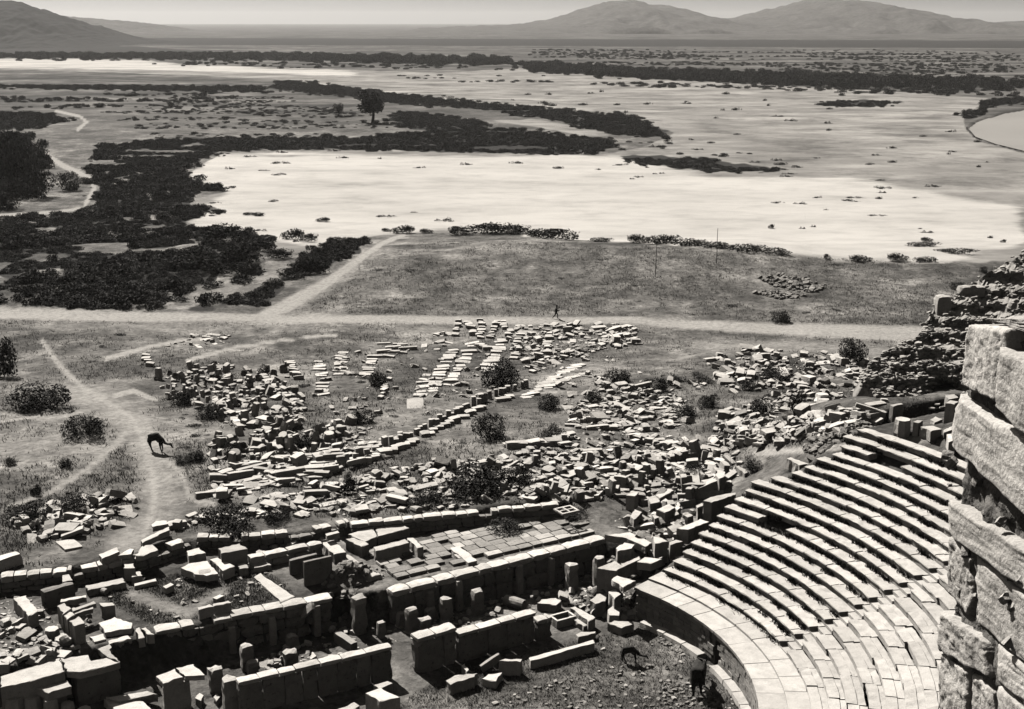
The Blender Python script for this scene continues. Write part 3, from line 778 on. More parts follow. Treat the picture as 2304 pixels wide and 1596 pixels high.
# court and stage floor
B = 'stone_block'
T = [  # q, outline, height, top level (None: above the ground), label
    (q2, [(800, 560), (885, 548), (1110, 683), (1020, 705)], .35, 2.55, 'long bright slab laid across the stage floor beside the rubble'),
    (q2, [(1560, 505), (1630, 488), (1752, 592), (1690, 606)], .30, 2.52, 'bright flat slab crossing the paved floor near the wall edge'),
    (q2, [(710, 470), (790, 450), (880, 532), (790, 550)], .75, 2.98, 'thick pale slab bridging the end of the low back wall'),
    (q2, [(250, 700), (300, 672), (530, 830), (440, 868)], .20, 2.42, 'bright paving strip set in the grass of the court'),
    (q2, [(885, 415), (1000, 375), (1060, 366), (1080, 432), (1000, 465)], .6, 2.95, 'left of two pale slabs behind the bench-like blocks'),
    (q2, [(1066, 364), (1250, 345), (1300, 372), (1086, 430)], .6, 2.95, 'right of two pale slabs behind the bench-like blocks'),
    (q2, [(1055, 500), (1268, 446), (1300, 470), (1075, 530)], .85, 3.12, 'long front block of the bench-like group on the stage'),
    (q2, [(1278, 440), (1322, 437), (1392, 498), (1350, 510)], .8, 3.10, 'right arm block of the bench-like group on the stage'),
    (q2, [(868, 447), (920, 435), (1032, 478), (980, 500)], .8, 3.08, 'left arm block of the bench-like group on the stage'),
    (q2, [(735, 410), (815, 390), (830, 405), (745, 425)], .4, 3.55, 'small pale block resting on the low back wall'),
    (q1, [(1245, 525), (1330, 503), (1378, 540), (1262, 562)], .95, 3.2, 'squared block behind the broad cracked slab in the court'),
    (q1, [(1205, 640), (1250, 610), (1385, 590), (1462, 680), (1380, 692), (1300, 682)], .45, 2.95, 'broad cracked slab at the back of the grassy court'),
    (q1, [(1402, 582), (1450, 570), (1572, 625), (1490, 660)], .7, 3.0, 'tilted pale block right of the broad cracked slab'),
    (q1, [(1455, 510), (1600, 475), (1658, 510), (1480, 545)], 1.2, 3.6, 'big dark rounded block behind the court'),
    (q1, [(1580, 610), (1640, 600), (1668, 640), (1600, 650)], .6, 2.8, 'small dark block between slabs at the court corner'),
    (q1, [(1680, 595), (1760, 570), (1818, 620), (1700, 642)], .35, 2.62, 'flat pale slab at the foot of the back wall'),
    (q1, [(820, 610), (895, 605), (906, 640), (826, 646)], .95, 3.2, 'upright block standing before the far rough wall'),
    (q1, [(872, 670), (936, 660), (952, 690), (880, 702)], .55, 2.8, 'small block beside the upright one at the far wall'),
    (q1, [(410, 690), (460, 680), (492, 720), (420, 736)], .95, 3.25, 'pale topped block at the left of the far wall'),
    (q1, [(565, 760), (820, 705), (842, 735), (588, 790)], .45, 2.7, 'long beam lying along the left edge of the court'),
    (q1, [(890, 745), (1040, 710), (1052, 726), (900, 762)], .25, 2.5, 'thin pale kerb stone at the back of the court'),
    (q1, [(1315, 905), (1400, 880), (1428, 896), (1330, 922)], .7, 2.95, 'left of two blocks side by side in the court'),
    (q1, [(1422, 880), (1525, 858), (1548, 872), (1430, 896)], .7, 2.95, 'right of two blocks side by side in the court'),
    (q1, [(1088, 762), (1140, 738), (1165, 750), (1110, 775)], .45, 2.7, 'lone small block in the middle of the court'),
    (q1, [(1420, 838), (1460, 815), (1500, 825), (1450, 850)], .3, 2.55, 'small broken stone behind the pair of court blocks'),
    (q1, [(660, 548), (780, 500), (802, 528), (680, 580)], .5, 3.85, 'squared block lying on the far rough wall'),
    (q1, [(790, 556), (862, 508), (895, 512), (880, 548)], .3, 3.7, 'flat slab on the far wall beside the squared block'),
    (q1, [(905, 560), (945, 492), (1020, 482), (1060, 520), (960, 556)], .35, 3.7, 'wide cracked slab on top of the far rough wall'),
    (q1, [(940, 455), (1040, 400), (1130, 362), (1135, 385), (1050, 425), (950, 475)], .4, 3.9, 'long tilted beam above the far rough wall'),
    (q1, [(1010, 350), (1035, 325), (1115, 320), (1125, 345), (1020, 365)], .4, 4.0, 'pale slab lying at the edge of the footpath'),
    (q5, [(150, 40), (300, 10), (460, 190), (330, 250)], 1.0, 3.2, 'long sloping pale block at the left edge'),
    (q5, [(660, 130), (740, 95), (830, 160), (740, 230)], 1.4, 3.6, 'rearmost of three tall blocks in a stepped row'),
    (q5, [(720, 230), (790, 170), (870, 230), (780, 290)], 1.3, 3.5, 'middle of three tall blocks in a stepped row'),
    (q5, [(800, 310), (915, 250), (992, 330), (870, 370)], 2.0, 3.5, 'frontmost and tallest block of the stepped row'),
    (q5, [(690, 55), (1000, 0), (1022, 30), (700, 90)], .35, 3.3, 'thin slab behind the stepped row of tall blocks'),
    (q5, [(820, 170), (1090, 75), (1122, 100), (850, 196)], .3, 3.4, 'upper of two slabs stacked beside the stepped row'),
    (q5, [(850, 208), (1080, 142), (1086, 162), (872, 228)], .3, 3.3, 'lower of two slabs stacked beside the stepped row'),
    (q5, [(1140, 100), (1310, 90), (1332, 120), (1200, 146)], .85, 3.1, 'cube-like block at the near left of the court'),
    (q5, [(1140, 330), (1330, 260), (1540, 330), (1545, 390), (1460, 405), (1220, 440)], .5, 2.6, 'flat trapezoid slab below the cube-like block'),
    (q5, [(1240, 540), (1480, 470), (1540, 510), (1270, 575)], .5, 2.3, 'narrow beam in front of the trapezoid slab'),
    (q5, [(1030, 490), (1200, 450), (1240, 510), (1100, 555)], .5, 2.4, 'short stepped slab left of the narrow beam'),
    (q5, [(1560, 400), (1610, 375), (1700, 490), (1620, 520)], .6, 2.7, 'left of two tilted blocks at the hall wall edge'),
    (q5, [(1640, 395), (1690, 380), (1792, 460), (1720, 472)], .6, 2.65, 'right of two tilted blocks at the hall wall edge'),
    (q5, [(0, 950), (420, 820), (690, 735), (755, 890), (420, 990), (0, 1085)], 2.4, 2.3, 'large bright platform slab at the bottom left corner'),
    (q5, [(700, 732), (1020, 700), (1060, 770), (1238, 732), (1392, 788), (1180, 850), (930, 905), (770, 890)], .4, 2.32, 'large bright slab overhanging the dark pit at bottom left'),
    (q5, [(1130, 632), (1270, 572), (1312, 605), (1266, 640), (1398, 782), (1246, 728)], .4, 2.33, 'narrow L shaped slab on the edge of the dark pit'),
    (q5, [(400, 1092), (780, 1000), (842, 1060), (560, 1142)], .5, 1.8, 'long ledge stone below the bright platform slab'),
    (q1, [(1042, 1362), (1168, 1312), (1228, 1368), (1092, 1412)], .3, 2.25, 'left half of the flat slab topping a low pier'),
    (q1, [(1174, 1310), (1290, 1280), (1370, 1354), (1236, 1368)], .3, 2.25, 'right half of the flat slab topping a low pier'),
    (q1, [(690, 1515), (800, 1500), (960, 1530), (1030, 1600), (770, 1610)], .5, .55, 'pale slab at the bottom edge before the pier'),
    (q1, [(700, 1505), (985, 1462), (1060, 1478), (800, 1532)], .5, .7, 'long thin kerb leading to the low pier'),
    (q1, [(1300, 1510), (1325, 1475), (1360, 1490), (1350, 1530)], .45, None, 'pale angular stone left of the front wall end'),
    (q1, [(1418, 1510), (1445, 1478), (1475, 1500), (1450, 1530)], .35, None, 'small pale angular stone nearest the front wall end'),
    (q2, [(1540, 1392), (1592, 1356), (1752, 1340), (1730, 1368), (1572, 1420)], .75, None, 'long pale block lying in the orchestra, leftmost of its group'),
    (q2, [(1780, 1382), (1822, 1350), (1916, 1338), (1880, 1400)], .5, None, 'squat squared block in the middle of the orchestra group'),
    (q2, [(1895, 1262), (1935, 1245), (2048, 1248), (2040, 1268)], .95, None, 'upright grey slab standing behind the orchestra blocks'),
    (q2, [(1640, 1292), (1662, 1276), (1702, 1318), (1682, 1336)], .5, None, 'small tilted stone against the long pale block'),
    (q3, [(655, 1238), (1085, 1118), (1102, 1140), (668, 1262)], .62, None, 'long straight beam lying alone in the orchestra'),
    (q3, [(960, 1086), (1000, 1066), (1100, 1062), (1105, 1076), (985, 1102)], .45, None, 'short block just behind the long straight beam'),
    (q2, [(1003, 1475), (1105, 1440), (1235, 1505), (1100, 1535)], 1.3, None, 'big block with hollowed top near the bottom edge'),
    (q2, [(1050, 1425), (1150, 1394), (1182, 1408), (1095, 1450)], 1.25, None, 'broken slab leaning on the big hollowed block'),
    (q2, [(800, 1590), (930, 1535), (966, 1560), (880, 1620)], .7, None, 'partly cropped block at the bottom edge'),
    (q3, [(930, 905), (962, 895), (1102, 968), (1052, 1000)], .75, None, 'upper step-like beam near the podium corner'),
    (q3, [(920, 962), (945, 955), (1052, 1020), (1020, 1032)], .4, None, 'lower step-like beam near the podium corner'),
    (q3, [(1180, 1008), (1222, 990), (1348, 998), (1356, 1014), (1272, 1040)], .55, None, 'overturned slab before the podium wall'),
    (q3, [(710, 875), (740, 850), (830, 838), (872, 858), (842, 890)], .5, None, 'flat hexagonal slab on the hall floor'),
    (q3, [(1200, 716), (1242, 690), (1372, 724), (1284, 772)], .4, 2.8, 'overhanging corner slab at the end of the podium'),
    (q3, [(1060, 855), (1105, 815), (1190, 800), (1165, 860), (1100, 880)], 1.0, None, 'large tumbled block under the podium corner'),
    (q3, [(1180, 800), (1230, 775), (1270, 815), (1225, 850)], 1.5, None, 'tall tumbled stone against the podium corner'),
    (q3, [(1175, 920), (1215, 890), (1275, 905), (1262, 960), (1190, 955)], .8, None, 'rounded boulder below the podium corner'),
    (q3, [(1010, 790), (1060, 760), (1105, 780), (1060, 815)], .6, None, 'rough stone between the hall and the podium'),
    (q3, [(965, 885), (1040, 860), (1070, 880), (1000, 905)], .3, None, 'flat stone at the foot of the podium rubble'),
    (q3, [(1480, 428), (1545, 440), (1585, 462), (1498, 478)], 1.1, 3.35, 'left of two big cubes at the foot of the seats'),
    (q3, [(1590, 470), (1640, 452), (1682, 462), (1600, 488)], 1.05, 3.35, 'right of two big cubes at the foot of the seats'),
    (q3, [(1642, 376), (1800, 312), (1862, 330), (1722, 386)], 1.1, 3.7, 'massive pale block above the two big cubes'),
    (q3, [(1110, 642), (1222, 590), (1292, 630), (1240, 662)], 2.3, 2.7, 'pale topped wall stub beside the podium end'),
    (q3, [(1270, 612), (1392, 560), (1400, 582), (1280, 634)], .9, 2.7, 'narrow wall block behind the podium end'),
    (q3, [(1375, 602), (1420, 566), (1546, 580), (1472, 612)], .55, 2.95, 'moulded cornice block at the lowest seat row'),
    (q3, [(1232, 505), (1290, 470), (1362, 480), (1340, 510), (1245, 530)], .9, 2.9, 'rounded long block in the corner of the hall'),
    (q3, [(1160, 420), (1330, 400), (1480, 470), (1440, 500), (1300, 440)], .5, 2.62, 'wide threshold paving between hall and seats'),
    (w2, [(240, 772), (300, 722), (372, 742), (342, 784)], 1.15, None, 'upright white post among the blocks left of the seats'),
    (w2, [(440, 482), (520, 442), (592, 480), (542, 506)], .8, None, 'dark sided cube with pale top above the blocks'),
    (w2, [(470, 800), (560, 762), (602, 842), (500, 866)], .6, None, 'squared block right of the white post'),
    (w2, [(560, 925), (690, 862), (764, 900), (660, 956)], .95, None, 'big shadowed block with pale top near the cubes'),
    (w2, [(510, 990), (560, 945), (642, 990), (540, 1022)], .55, None, 'ledge stone in front of the big shadowed block'),
    (w2, [(280, 992), (330, 924), (412, 952), (330, 1034)], .6, None, 'pointed pale stone left of the big shadowed block'),
    (w2, [(605, 842), (642, 792), (822, 902), (782, 932)], .5, None, 'tilted grooved beam between the blocks and seats'),
    (w2, [(548, 772), (690, 702), (752, 722), (600, 802)], .55, None, 'long pale block behind the tilted grooved beam'),
    (w2, [(835, 660), (900, 640), (1200, 632), (1210, 660)], .95, None, 'long dark faced lintel block behind the beams'),
    (w2, [(1060, 830), (1130, 790), (1400, 740), (1410, 765), (1150, 850)], 1.5, None, 'standing wall piece at the end of the seat rows'),
    (w2, [(980, 880), (1040, 850), (1062, 880), (1000, 905)], 1.1, None, 'low pale post in front of the standing wall piece'),
    (w2, [(770, 745), (960, 742), (975, 762), (790, 765)], .5, None, 'narrow dark slab under the long lintel block'),
    (w2, [(1180, 560), (1210, 500), (1290, 520), (1300, 570), (1230, 600)], 1.2, None, 'pale broken pillar above the lintel block'),
    (w2, [(1390, 470), (1420, 455), (1550, 520), (1500, 545)], .5, None, 'light beam sloping beside the dark bush by the seats'),
    (w2, [(1940, 385), (1980, 370), (2190, 440), (2080, 460)], .7, None, 'angular block where the rubble meets the seat rows'),
    (w2, [(800, 270), (870, 255), (905, 330), (845, 352)], .5, None, 'bright tilted square slab in the grass above'),
    (w2, [(660, 330), (720, 300), (790, 330), (700, 350)], .55, None, 'dark fronted block left of the tilted square slab'),
    (w2, [(300, 145), (340, 125), (420, 140), (390, 165)], .6, None, 'squared pale block left in the grass clearing'),
    (w2, [(430, 170), (470, 155), (545, 165), (520, 180)], .5, None, 'flat topped block right in the grass clearing'),
    (u5, [(455, 1212), (482, 1195), (528, 1200), (500, 1222)], .9, None, 'thin upright slab beside the dark drum'),
    (u5, [(508, 1246), (600, 1236), (668, 1264), (590, 1282)], .65, None, 'long low block behind the top seat row'),
    (u5, [(584, 1192), (620, 1170), (676, 1190), (620, 1216)], .3, None, 'bright hexagonal slab behind the top seat row'),
    (u5, [(695, 1070), (730, 1050), (792, 1060), (762, 1082)], 1.6, None, 'tall shaded block touching the near masonry outline'),
    (u5, [(565, 1028), (650, 1006), (690, 1020), (602, 1046)], 1.1, None, 'left of two shaded blocks under the rubble cliff'),
    (u5, [(692, 1012), (760, 1005), (796, 1030), (722, 1045)], 1.1, None, 'right of two shaded blocks under the rubble cliff'),
    (u5, [(280, 1086), (360, 1070), (386, 1080), (310, 1096)], 1.2, None, 'flat capped post left of the shaded blocks'),
    (u5, [(350, 1142), (470, 1100), (542, 1100), (440, 1152)], .7, None, 'sloping grey block behind the dark drum'),
    (u5, [(105, 1202), (140, 1132), (216, 1150), (192, 1232)], .25, None, 'bright square slab tilted on the rubble heap'),
    (u5, [(395, 962), (560, 902), (690, 950), (500, 992)], .45, None, 'huge tilted slab at the foot of the rubble cliff'),
    (u5, [(205, 912), (330, 890), (402, 920), (310, 950)], 1.1, None, 'big rounded block left of the huge tilted slab'),
    (u5, [(700, 1302), (770, 1290), (782, 1340), (722, 1362)], 1.0, None, 'pale post at the end of the top seat row'),
    (u5, [(670, 1272), (760, 1236), (772, 1262), (690, 1292)], .3, None, 'flat pale stone above the pale post'),
    (u5, [(630, 330), (640, 305), (740, 312), (730, 335)], 1.5, 14.2, 'square block standing on the edge of the rubble cliff'),
    (u5, [(820, 225), (850, 200), (940, 200), (930, 225)], 1.2, 16.2, 'pale boulder high on the rubble cliff'),
]
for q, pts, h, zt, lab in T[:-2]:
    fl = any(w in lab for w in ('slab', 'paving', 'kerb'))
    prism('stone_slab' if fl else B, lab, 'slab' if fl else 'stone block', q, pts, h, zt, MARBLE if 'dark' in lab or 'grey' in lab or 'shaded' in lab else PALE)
blk('wall_pier', 'dark pier under the slab overhanging the pit at bottom left', 'pier', q5(880, 960), q5(1395, 812), 1.93, 1.3, 2.0, GREY_AND_SHADED)
blk('wall_pier', 'low squared pier carrying the two flat slab halves', 'pier', q1(1085, 1424), q1(1272, 1392), 1.94, .9, 2.0, MARBLE)
blk('stone_block', 'dark weathered wall piece at far left behind the sloping block', 'stone block', q1(290, 802), q1(500, 742), 3.45, .55, 1.4, GREY_AND_SHADED)
blk('stone_slab', 'large upright slab standing like a door at the rubble mound', 'slab', q2(592, 602), q2(778, 560), 4.0, .22, 1.95, GREY_AND_SHADED)
blk('stone_slab', 'smaller upright slab standing behind the door-like slab', 'slab', q2(500, 592), q2(682, 546), 3.3, .3, 1.2, GREY_AND_SHADED)
plank('leaning_slab', 'slim slab propped diagonally among the orchestra blocks', 'slab', at3(q2(1770, 1310), .25), at3(q2(1895, 1225), .75), .5, .22)
# column pieces, drums
for i, (q, x, y, r, h, z, lab) in enumerate((
        (q1, 90, 1500, .52, 1.6, 1.5, 'thick white column piece standing leftmost at the bottom edge'), (q1, 215, 1500, .48, 1.5, 1.4, 'white column piece standing second from the bottom left corner'),
        (q1, 335, 1515, .42, 1.4, 1.3, 'white column piece standing third from the bottom left corner'), (q1, 450, 1545, .40, 1.0, .9, 'low broken column piece near the bottom left'),
        (q1, 562, 1580, .42, .6, .5, 'domed white drum cropped by the bottom edge'), (u5, 380, 1190, .60, 1.2, None, 'dark sided drum with bright top behind the seats'),
        (q1, 345, 1045, .45, .5, 2.75, 'round carved capital lying below the tall stepped blocks'), (q1, 430, 1105, .6, .4, 2.5, 'large round ornamented drum lying at the tall block'))):
    if z is None:
        z = 2.0
        for _ in range(30):
            X, Y = up(*q(x, y), z); z = .5 * z + .5 * (float(H(X, Y)) + h)
    X, Y = up(*q(x, y), z)
    V, F = drum(r, h + .1, sd_(), 16, True)
    tag(link('column_drum', mesh_of('column_drum', V, F, PALE), None, (float(X), float(Y), z - h - .1)), lab, 'column drum', 'column pieces among the stage ruins')
for i, (q, x, y, s_, lab) in enumerate(((q2, 1890, 885, 1.0, 'fallen column drum lying on its side by the slim pillar'), (q1, 600, 800, .6, 'short drum piece lying in the court grass by the beam'), (q1, 325, 232, .8, 'pale column drum on its side at the left stone scatter'))):
    X, Y, Z = G(*q(x, y)); V, F = drum(.38 * s_, 1.5 * s_, sd_(), 14)
    tag(link('column_drum', mesh_of('column_drum', V, F, MARBLE), None, (X + .5, Y, Z + .36 * s_), rot=Euler((0, math.pi / 2, -.6))), lab, 'column drum', 'column pieces among the stage ruins')
# stone trough
tr = empty('stone_trough', at3(q3(880, 1010), 0.0), ANG); tag(tr, 'hollow rectangular stone trough right of the low wall end', 'trough')
for (cx, cy, l, w) in ((0, -.42, 1.5, .16), (0, .42, 1.5, .16), (-.67, 0, .16, .68), (.67, 0, .16, .68)):
    V, F = rough_box(l, w, .55, sd_(), .05, .3); link('side', mesh_of('side', V, F, PALE), tr, (cx, cy, 0))
V, F = rough_box(1.2, .7, .12, sd_()); link('bottom', mesh_of('bottom', V, F, PALE), tr, (0, 0, 0))
# openwork stone frame lying on the pavement
fr = empty('stone_grille', at3(q3(905, 262), 3.5), ANG); tag(fr, 'pale openwork stone grille with crossed bars, lying behind the stage', 'grille')
for (cx, cy, l, w) in ((0, -.55, 1.5, .16), (0, .55, 1.5, .16), (-.67, 0, .16, .94), (.67, 0, .16, .94), (0, 0, .12, .94), (-.335, 0, .5, .12), (.335, 0, .5, .12)):
    V, F = rough_box(l, w, .16, sd_(), .04, .3); link('bar', mesh_of('bar', V, F, PALE), fr, (cx, cy, 0))
# paved stage floor
pav = bpy.data.objects.new('stage_pavement', None); col.objects.link(pav); pav['kind'] = 'structure'
pav.location = (*xy(4, 8), 2.2); pav.rotation_euler = (0, 0, ANG)
rp = random.Random(3); tt = 0
while tt < 5.4:
    dt = .62 + rp.random() * .3; s_ = 0.4 - rp.random() * .5
    while s_ < 15.5:
        ds = .7 + rp.random() * .7
        if tt + dt < 5.8 - .12 * s_ * .4 and rp.random() > .16:
            V, F = rough_box(ds - .05, dt - .05, .3, rp.random(), .035, .45, .05)
            link('slab', mesh_of('slab', V, F, rp.choice((GREY_AND_SHADED, GREY_AND_SHADED, MARBLE))), pav, (s_ + ds / 2, tt + dt / 2, -.06 + rp.random() * .05))
        s_ += ds
    tt += dt
# earth heap in the passage
def heap(name, label, cat, px, z0, rx, ry, h, mat, stones=60, yaw=0.0, ss_=.3, smat=None):
    cx, cy = up(*px, z0); n, m = 26, 12; V = [(0, 0, h)]; F = []
    for j in range(1, m + 1):
        a = j / m
        for i in range(n):
            t = 2 * math.pi * i / n; k = 1 + .35 * (float(vn(math.cos(t) * 2 + px[0], math.sin(t) * 2)) - .5)
            x, y = rx * a * k * math.cos(t), ry * a * k * math.sin(t)
            z = h * (math.cos(a * math.pi) + 1) / 2 + .5 * (float(vn(x * 1.6 + px[0], y * 1.6)) - .5) * h * (1 - a ** 3) - .15 * a
            V.append((x, y, z))
    for i in range(n): F.append((0, 1 + i, 1 + (i + 1) % n))
    for j in range(m - 1):
        for i in range(n):
            b = 1 + j * n; F.append((b + i, b + n + i, b + n + (i + 1) % n, b + (i + 1) % n))
    t = empty(name, (float(cx), float(cy), z0), yaw); tag(t, label, cat)
    link('earth', mesh_of('earth', V, F, mat), t)
    SV, SF = [], []; r = random.Random(px[0])
    for _ in range(stones):
        a = r.random() ** .6; th = r.random() * 6.28; s2 = ss_ * (.4 + r.random())
        v, f = rough_box(s2 * 1.4, s2, s2 * .8, r.random(), .2, 1, .25)
        mt = Euler((r.uniform(-.5, .5), r.uniform(-.5, .5), r.random() * 6)).to_matrix()
        off = Vector((rx * a * math.cos(th), ry * a * math.sin(th), h * (math.cos(a * math.pi) + 1) / 2 - s2 * .2))
        o = len(SV); SV += [tuple(mt @ Vector(p) + off) for p in v]; SF += [tuple(i + o for i in q_) for q_ in f]
    o = link('rubble', mesh_of('rubble', SV, SF, smat or RUBST), t); o['kind'] = 'stuff'
heap('rubble_heap', 'dark mound of earth and rubble between court and stage floor', 'rubble heap', q2(900, 735), 2.0, 2.6, 2.2, 1.3, RUBBLE, 90, ANG)
heap('rubble_heap', 'rubble filling the passage below the squared pier', 'rubble heap', q2(880, 980), 0, 1.5, 2.2, .8, RUBBLE, 60)
heap('rubble_heap', 'broken stones heaped under the podium corner', 'rubble heap', q3(1140, 880), 0, 2.2, 1.6, 1.1, RUBBLE, 90)
heap('rubble_heap', 'pebbly slope of debris at the left ends of the seat rows', 'rubble heap', m3(1190, 1400), 7.2, 4.6, 3.2, 1.6, RUBBLE, 420, .6, .3)
heap('rubble_heap', 'dark debris on the hall floor left of the seating', 'rubble heap', q3(1230, 690), 0, 2.4, 1.8, 1.2, RUBBLE, 60)

# ------------------------------------------------------------------ rubble cliff at the right (ruined outer vault)
def cliff():
    top = [(1945, 838), (1975, 805), (2010, 780), (2060, 762), (2090, 720), (2105, 690), (2150, 668), (2185, 645), (2225, 612), (2270, 592), (2304, 572), (2360, 548), (2440, 530)]
    xs = np.linspace(1945, 2440, 70); yt = np.interp(xs, [p[0] for p in top], [p[1] for p in top]); yb = np.interp(xs, [1945, 1990, 2440], [868, 905, 960])
    n, m = len(xs), 36; Vf = []
    for j in range(m):
        for i in range(n):
            y = yb[i] + (yt[i] - yb[i]) * j / (m - 1); x = xs[i]
            u = (x - 1152) / FPX; v = (798 - y) / FPX; dz = -SP + v * CP; dy = CP + v * SP
            t = (97 + 1.8 * 29) / (dy - 1.8 * dz)
            d = .9 * (float(vn(x / 16, y / 9)) - .5) + 1.5 * (float(vn(x / 60, y / 40 + 5)) - .5)
            d += .35 * math.sin(y / 5.5)
            hol = math.exp(-((x - 2125) / 38) ** 2 - ((y - 880) / 28) ** 2) * 4.5
            t *= 1 + (d + hol) / 110
            Vf.append((u * t, dy * t, CAMH + dz * t))
    Vf = np.array(Vf); Vb = Vf.copy(); Vb[:, 1] += 3; Vb[:, 2] -= 2.5
    idx = np.arange(n * m).reshape(m, n); F = []
    for j in range(m - 1):
        for i in range(n - 1):
            F.append((idx[j, i], idx[j, i + 1], idx[j + 1, i + 1], idx[j + 1, i]))
            F.append(tuple(n * m + a for a in (idx[j, i], idx[j + 1, i], idx[j + 1, i + 1], idx[j, i + 1])))
    for i in range(n - 1):
        F.append((idx[m - 1, i], idx[m - 1, i + 1], n * m + idx[m - 1, i + 1], n * m + idx[m - 1, i]))
        F.append((idx[0, i], n * m + idx[0, i], n * m + idx[0, i + 1], idx[0, i + 1]))
    for j in range(m - 1):
        F.append((idx[j, 0], idx[j + 1, 0], n * m + idx[j + 1, 0], n * m + idx[j, 0]))
        F.append((idx[j, n - 1], n * m + idx[j, n - 1], n * m + idx[j + 1, n - 1], idx[j + 1, n - 1]))
    V = np.concatenate([Vf, Vb]); c = Vf[0].copy()
    t = empty('ruined_vault', tuple(c)); tag(t, 'ruined vault core of small stones rising like a cliff behind the near masonry', 'ruin')
    link('core', mesh_of('core', V - c, [tuple(int(a) for a in f) for f in F], VAULT), t)
    SV, SF = [], []; r = random.Random(9)
    for _ in range(1900):
        k = Vf[r.randrange(n * m)]; s2 = .14 + .22 * r.random() ** 2
        v, f = rough_box(s2 * 1.7, s2, s2 * .75, r.random(), .2, 1, .25)
        mt = Euler((r.uniform(-.3, .3), r.uniform(-.3, .3), r.uniform(-.6, .6))).to_matrix()
        off = Vector(k - c) + Vector((r.uniform(-.25, .25), -.08, r.uniform(-.25, .25)))
        o = len(SV); SV += [tuple(mt @ Vector(p) + off) for p in v]; SF += [tuple(i + o for i in q_) for q_ in f]
    o = link('core_stone', mesh_of('core_stone', SV, SF, MARBLE), t); o['kind'] = 'stuff'
    for (x, y, l, h, lab) in ((2120, 690, 1.2, 1.9, 'square block standing out of the cliff edge'), (2185, 655, 2.2, .9, 'pale boulder high on the cliff edge')):
        u = (x - 1152) / FPX; v = (798 - y) / FPX; dz = -SP + v * CP; dy = CP + v * SP; tt = (97 + 1.8 * 29) / (dy - 1.8 * dz)
        V, F = rough_box(l, 1.1, h, sd_(), .06, .4)
        o = link('facing_block', mesh_of('facing_block', V, F, MARBLE), t, Vector((u * tt, dy * tt, CAMH + dz * tt - h * .5)) - Vector(c)); o['label'] = lab
cliff()

# ------------------------------------------------------------------ near masonry at the right edge
PLX, PLK = 6.58, .05                               # the wall's face: X + PLK * Y = PLX
def face_pt(x, y):
    u = (x - 1152) / FPX; v = (798 - y) / FPX
    dz = -SP + v * CP; dy = CP + v * SP
    t = PLX / (u + PLK * dy)
    return Vector((u * t, dy * t, CAMH + dz * t))
NW = empty('masonry_wall', tuple(face_pt(2150, 1596) - Vector((0, 0, 14)))); tag(NW, 'massive wall of rough ashlar blocks close by at the right edge', 'wall')
NB = NW.location.copy()
def face_block(quad, proud, thick=1.0, seed=0, n=40, rnd=.05, rough=.045, mat=None, name='wall_block'):
    (ax, ay), (bx, by), (cx, cy), (ex, ey) = quad   # TL TR BR BL; courses that leave the picture run on towards the viewer
    if bx == 2460: quad = [(ax, ay), (2900, ay + (by - ay) * (2900 - ax) / (bx - ax)), (2900, ey + (cy - ey) * (2900 - ex) / (cx - ex)), (ex, ey)]
    A, Bq, Cq, Dq = [face_pt(*p) for p in quad]
    nv = Vector((-1, -PLK, 0)).normalized(); r = random.Random(seed); V = []; F = []
    w = (Bq - A).length; h = (Dq - A).length
    for j in range(n + 1):
        for i in range(n + 1):
            a, b = i / n, j / n
            p = A.lerp(Bq, a).lerp(Dq.lerp(Cq, a), b)
            e = min(a * w, (1 - a) * w, b * h, (1 - b) * h)
            k = min(1, e / rnd); rd = rnd * (1 - math.sqrt(max(0, 1 - (1 - k) ** 2)))
            no = (float(vn(p.y * 3 + seed * 7, p.z * 3)) - .5) * 1.4 + (float(vn(p.y * 9 + seed, p.z * 9)) - .5) * .8 + (float(vn(p.y * 25, p.z * 25 + seed)) - .5) * .5
            pin = Vector((0, 0, 0))
            q = p + nv * (proud - rd + no * rough)
            if e < .02: q += Vector((0, (float(vn(p.y * 5, p.z * 5 + seed)) - .5) * .08, (float(vn(p.y * 5 + 9, p.z * 5)) - .5) * .08))
            V.append(q - NB)
    N = (n + 1) ** 2
    V += [v - nv * (thick + proud) for v in V[:N]]
    I = lambda i, j: j * (n + 1) + i
    for j in range(n):
        for i in range(n):
            F.append((I(i, j), I(i, j + 1), I(i + 1, j + 1), I(i + 1, j)))
    ring = [I(i, 0) for i in range(n)] + [I(n, j) for j in range(n)] + [I(i, n) for i in range(n, 0, -1)] + [I(0, j) for j in range(n, 0, -1)]
    for a, b in zip(ring, ring[1:] + ring[:1]): F.append((a, b, N + b, N + a))
    F.append(tuple(N + a for a in ring)[::-1])
    return link(name, mesh_of(name, V, F, mat or ROUGH, True), NW)
FB = [([(2184, 728), (2274, 742), (2266, 912), (2164, 868)], .05, 1), ([(2268, 782), (2460, 880), (2460, 1120), (2262, 912)], .16, 2), ([(2196, 716), (2460, 716), (2460, 800), (2266, 738)], -.06, 12),
      ([(2160, 888), (2460, 1095), (2460, 1300), (2140, 1000)], .06, 3), ([(2134, 1127), (2460, 1330), (2460, 1440), (2130, 1203)], .02, 4),
      ([(2131, 1210), (2178, 1262), (2176, 1388), (2122, 1332)], -.02, 5), ([(2182, 1252), (2460, 1458), (2460, 1640), (2182, 1398)], -.04, 6),
      ([(2114, 1372), (2214, 1440), (2226, 1528), (2110, 1462)], .02, 7), ([(2112, 1468), (2172, 1512), (2172, 1660), (2106, 1600)], -.02, 8),
      ([(2176, 1516), (2232, 1552), (2232, 1720), (2176, 1665)], -.05, 9), ([(2232, 1446), (2460, 1646), (2460, 1712), (2236, 1532)], -.03, 10), ([(2236, 1540), (2460, 1718), (2460, 1960), (2236, 1730)], -.02, 11)]
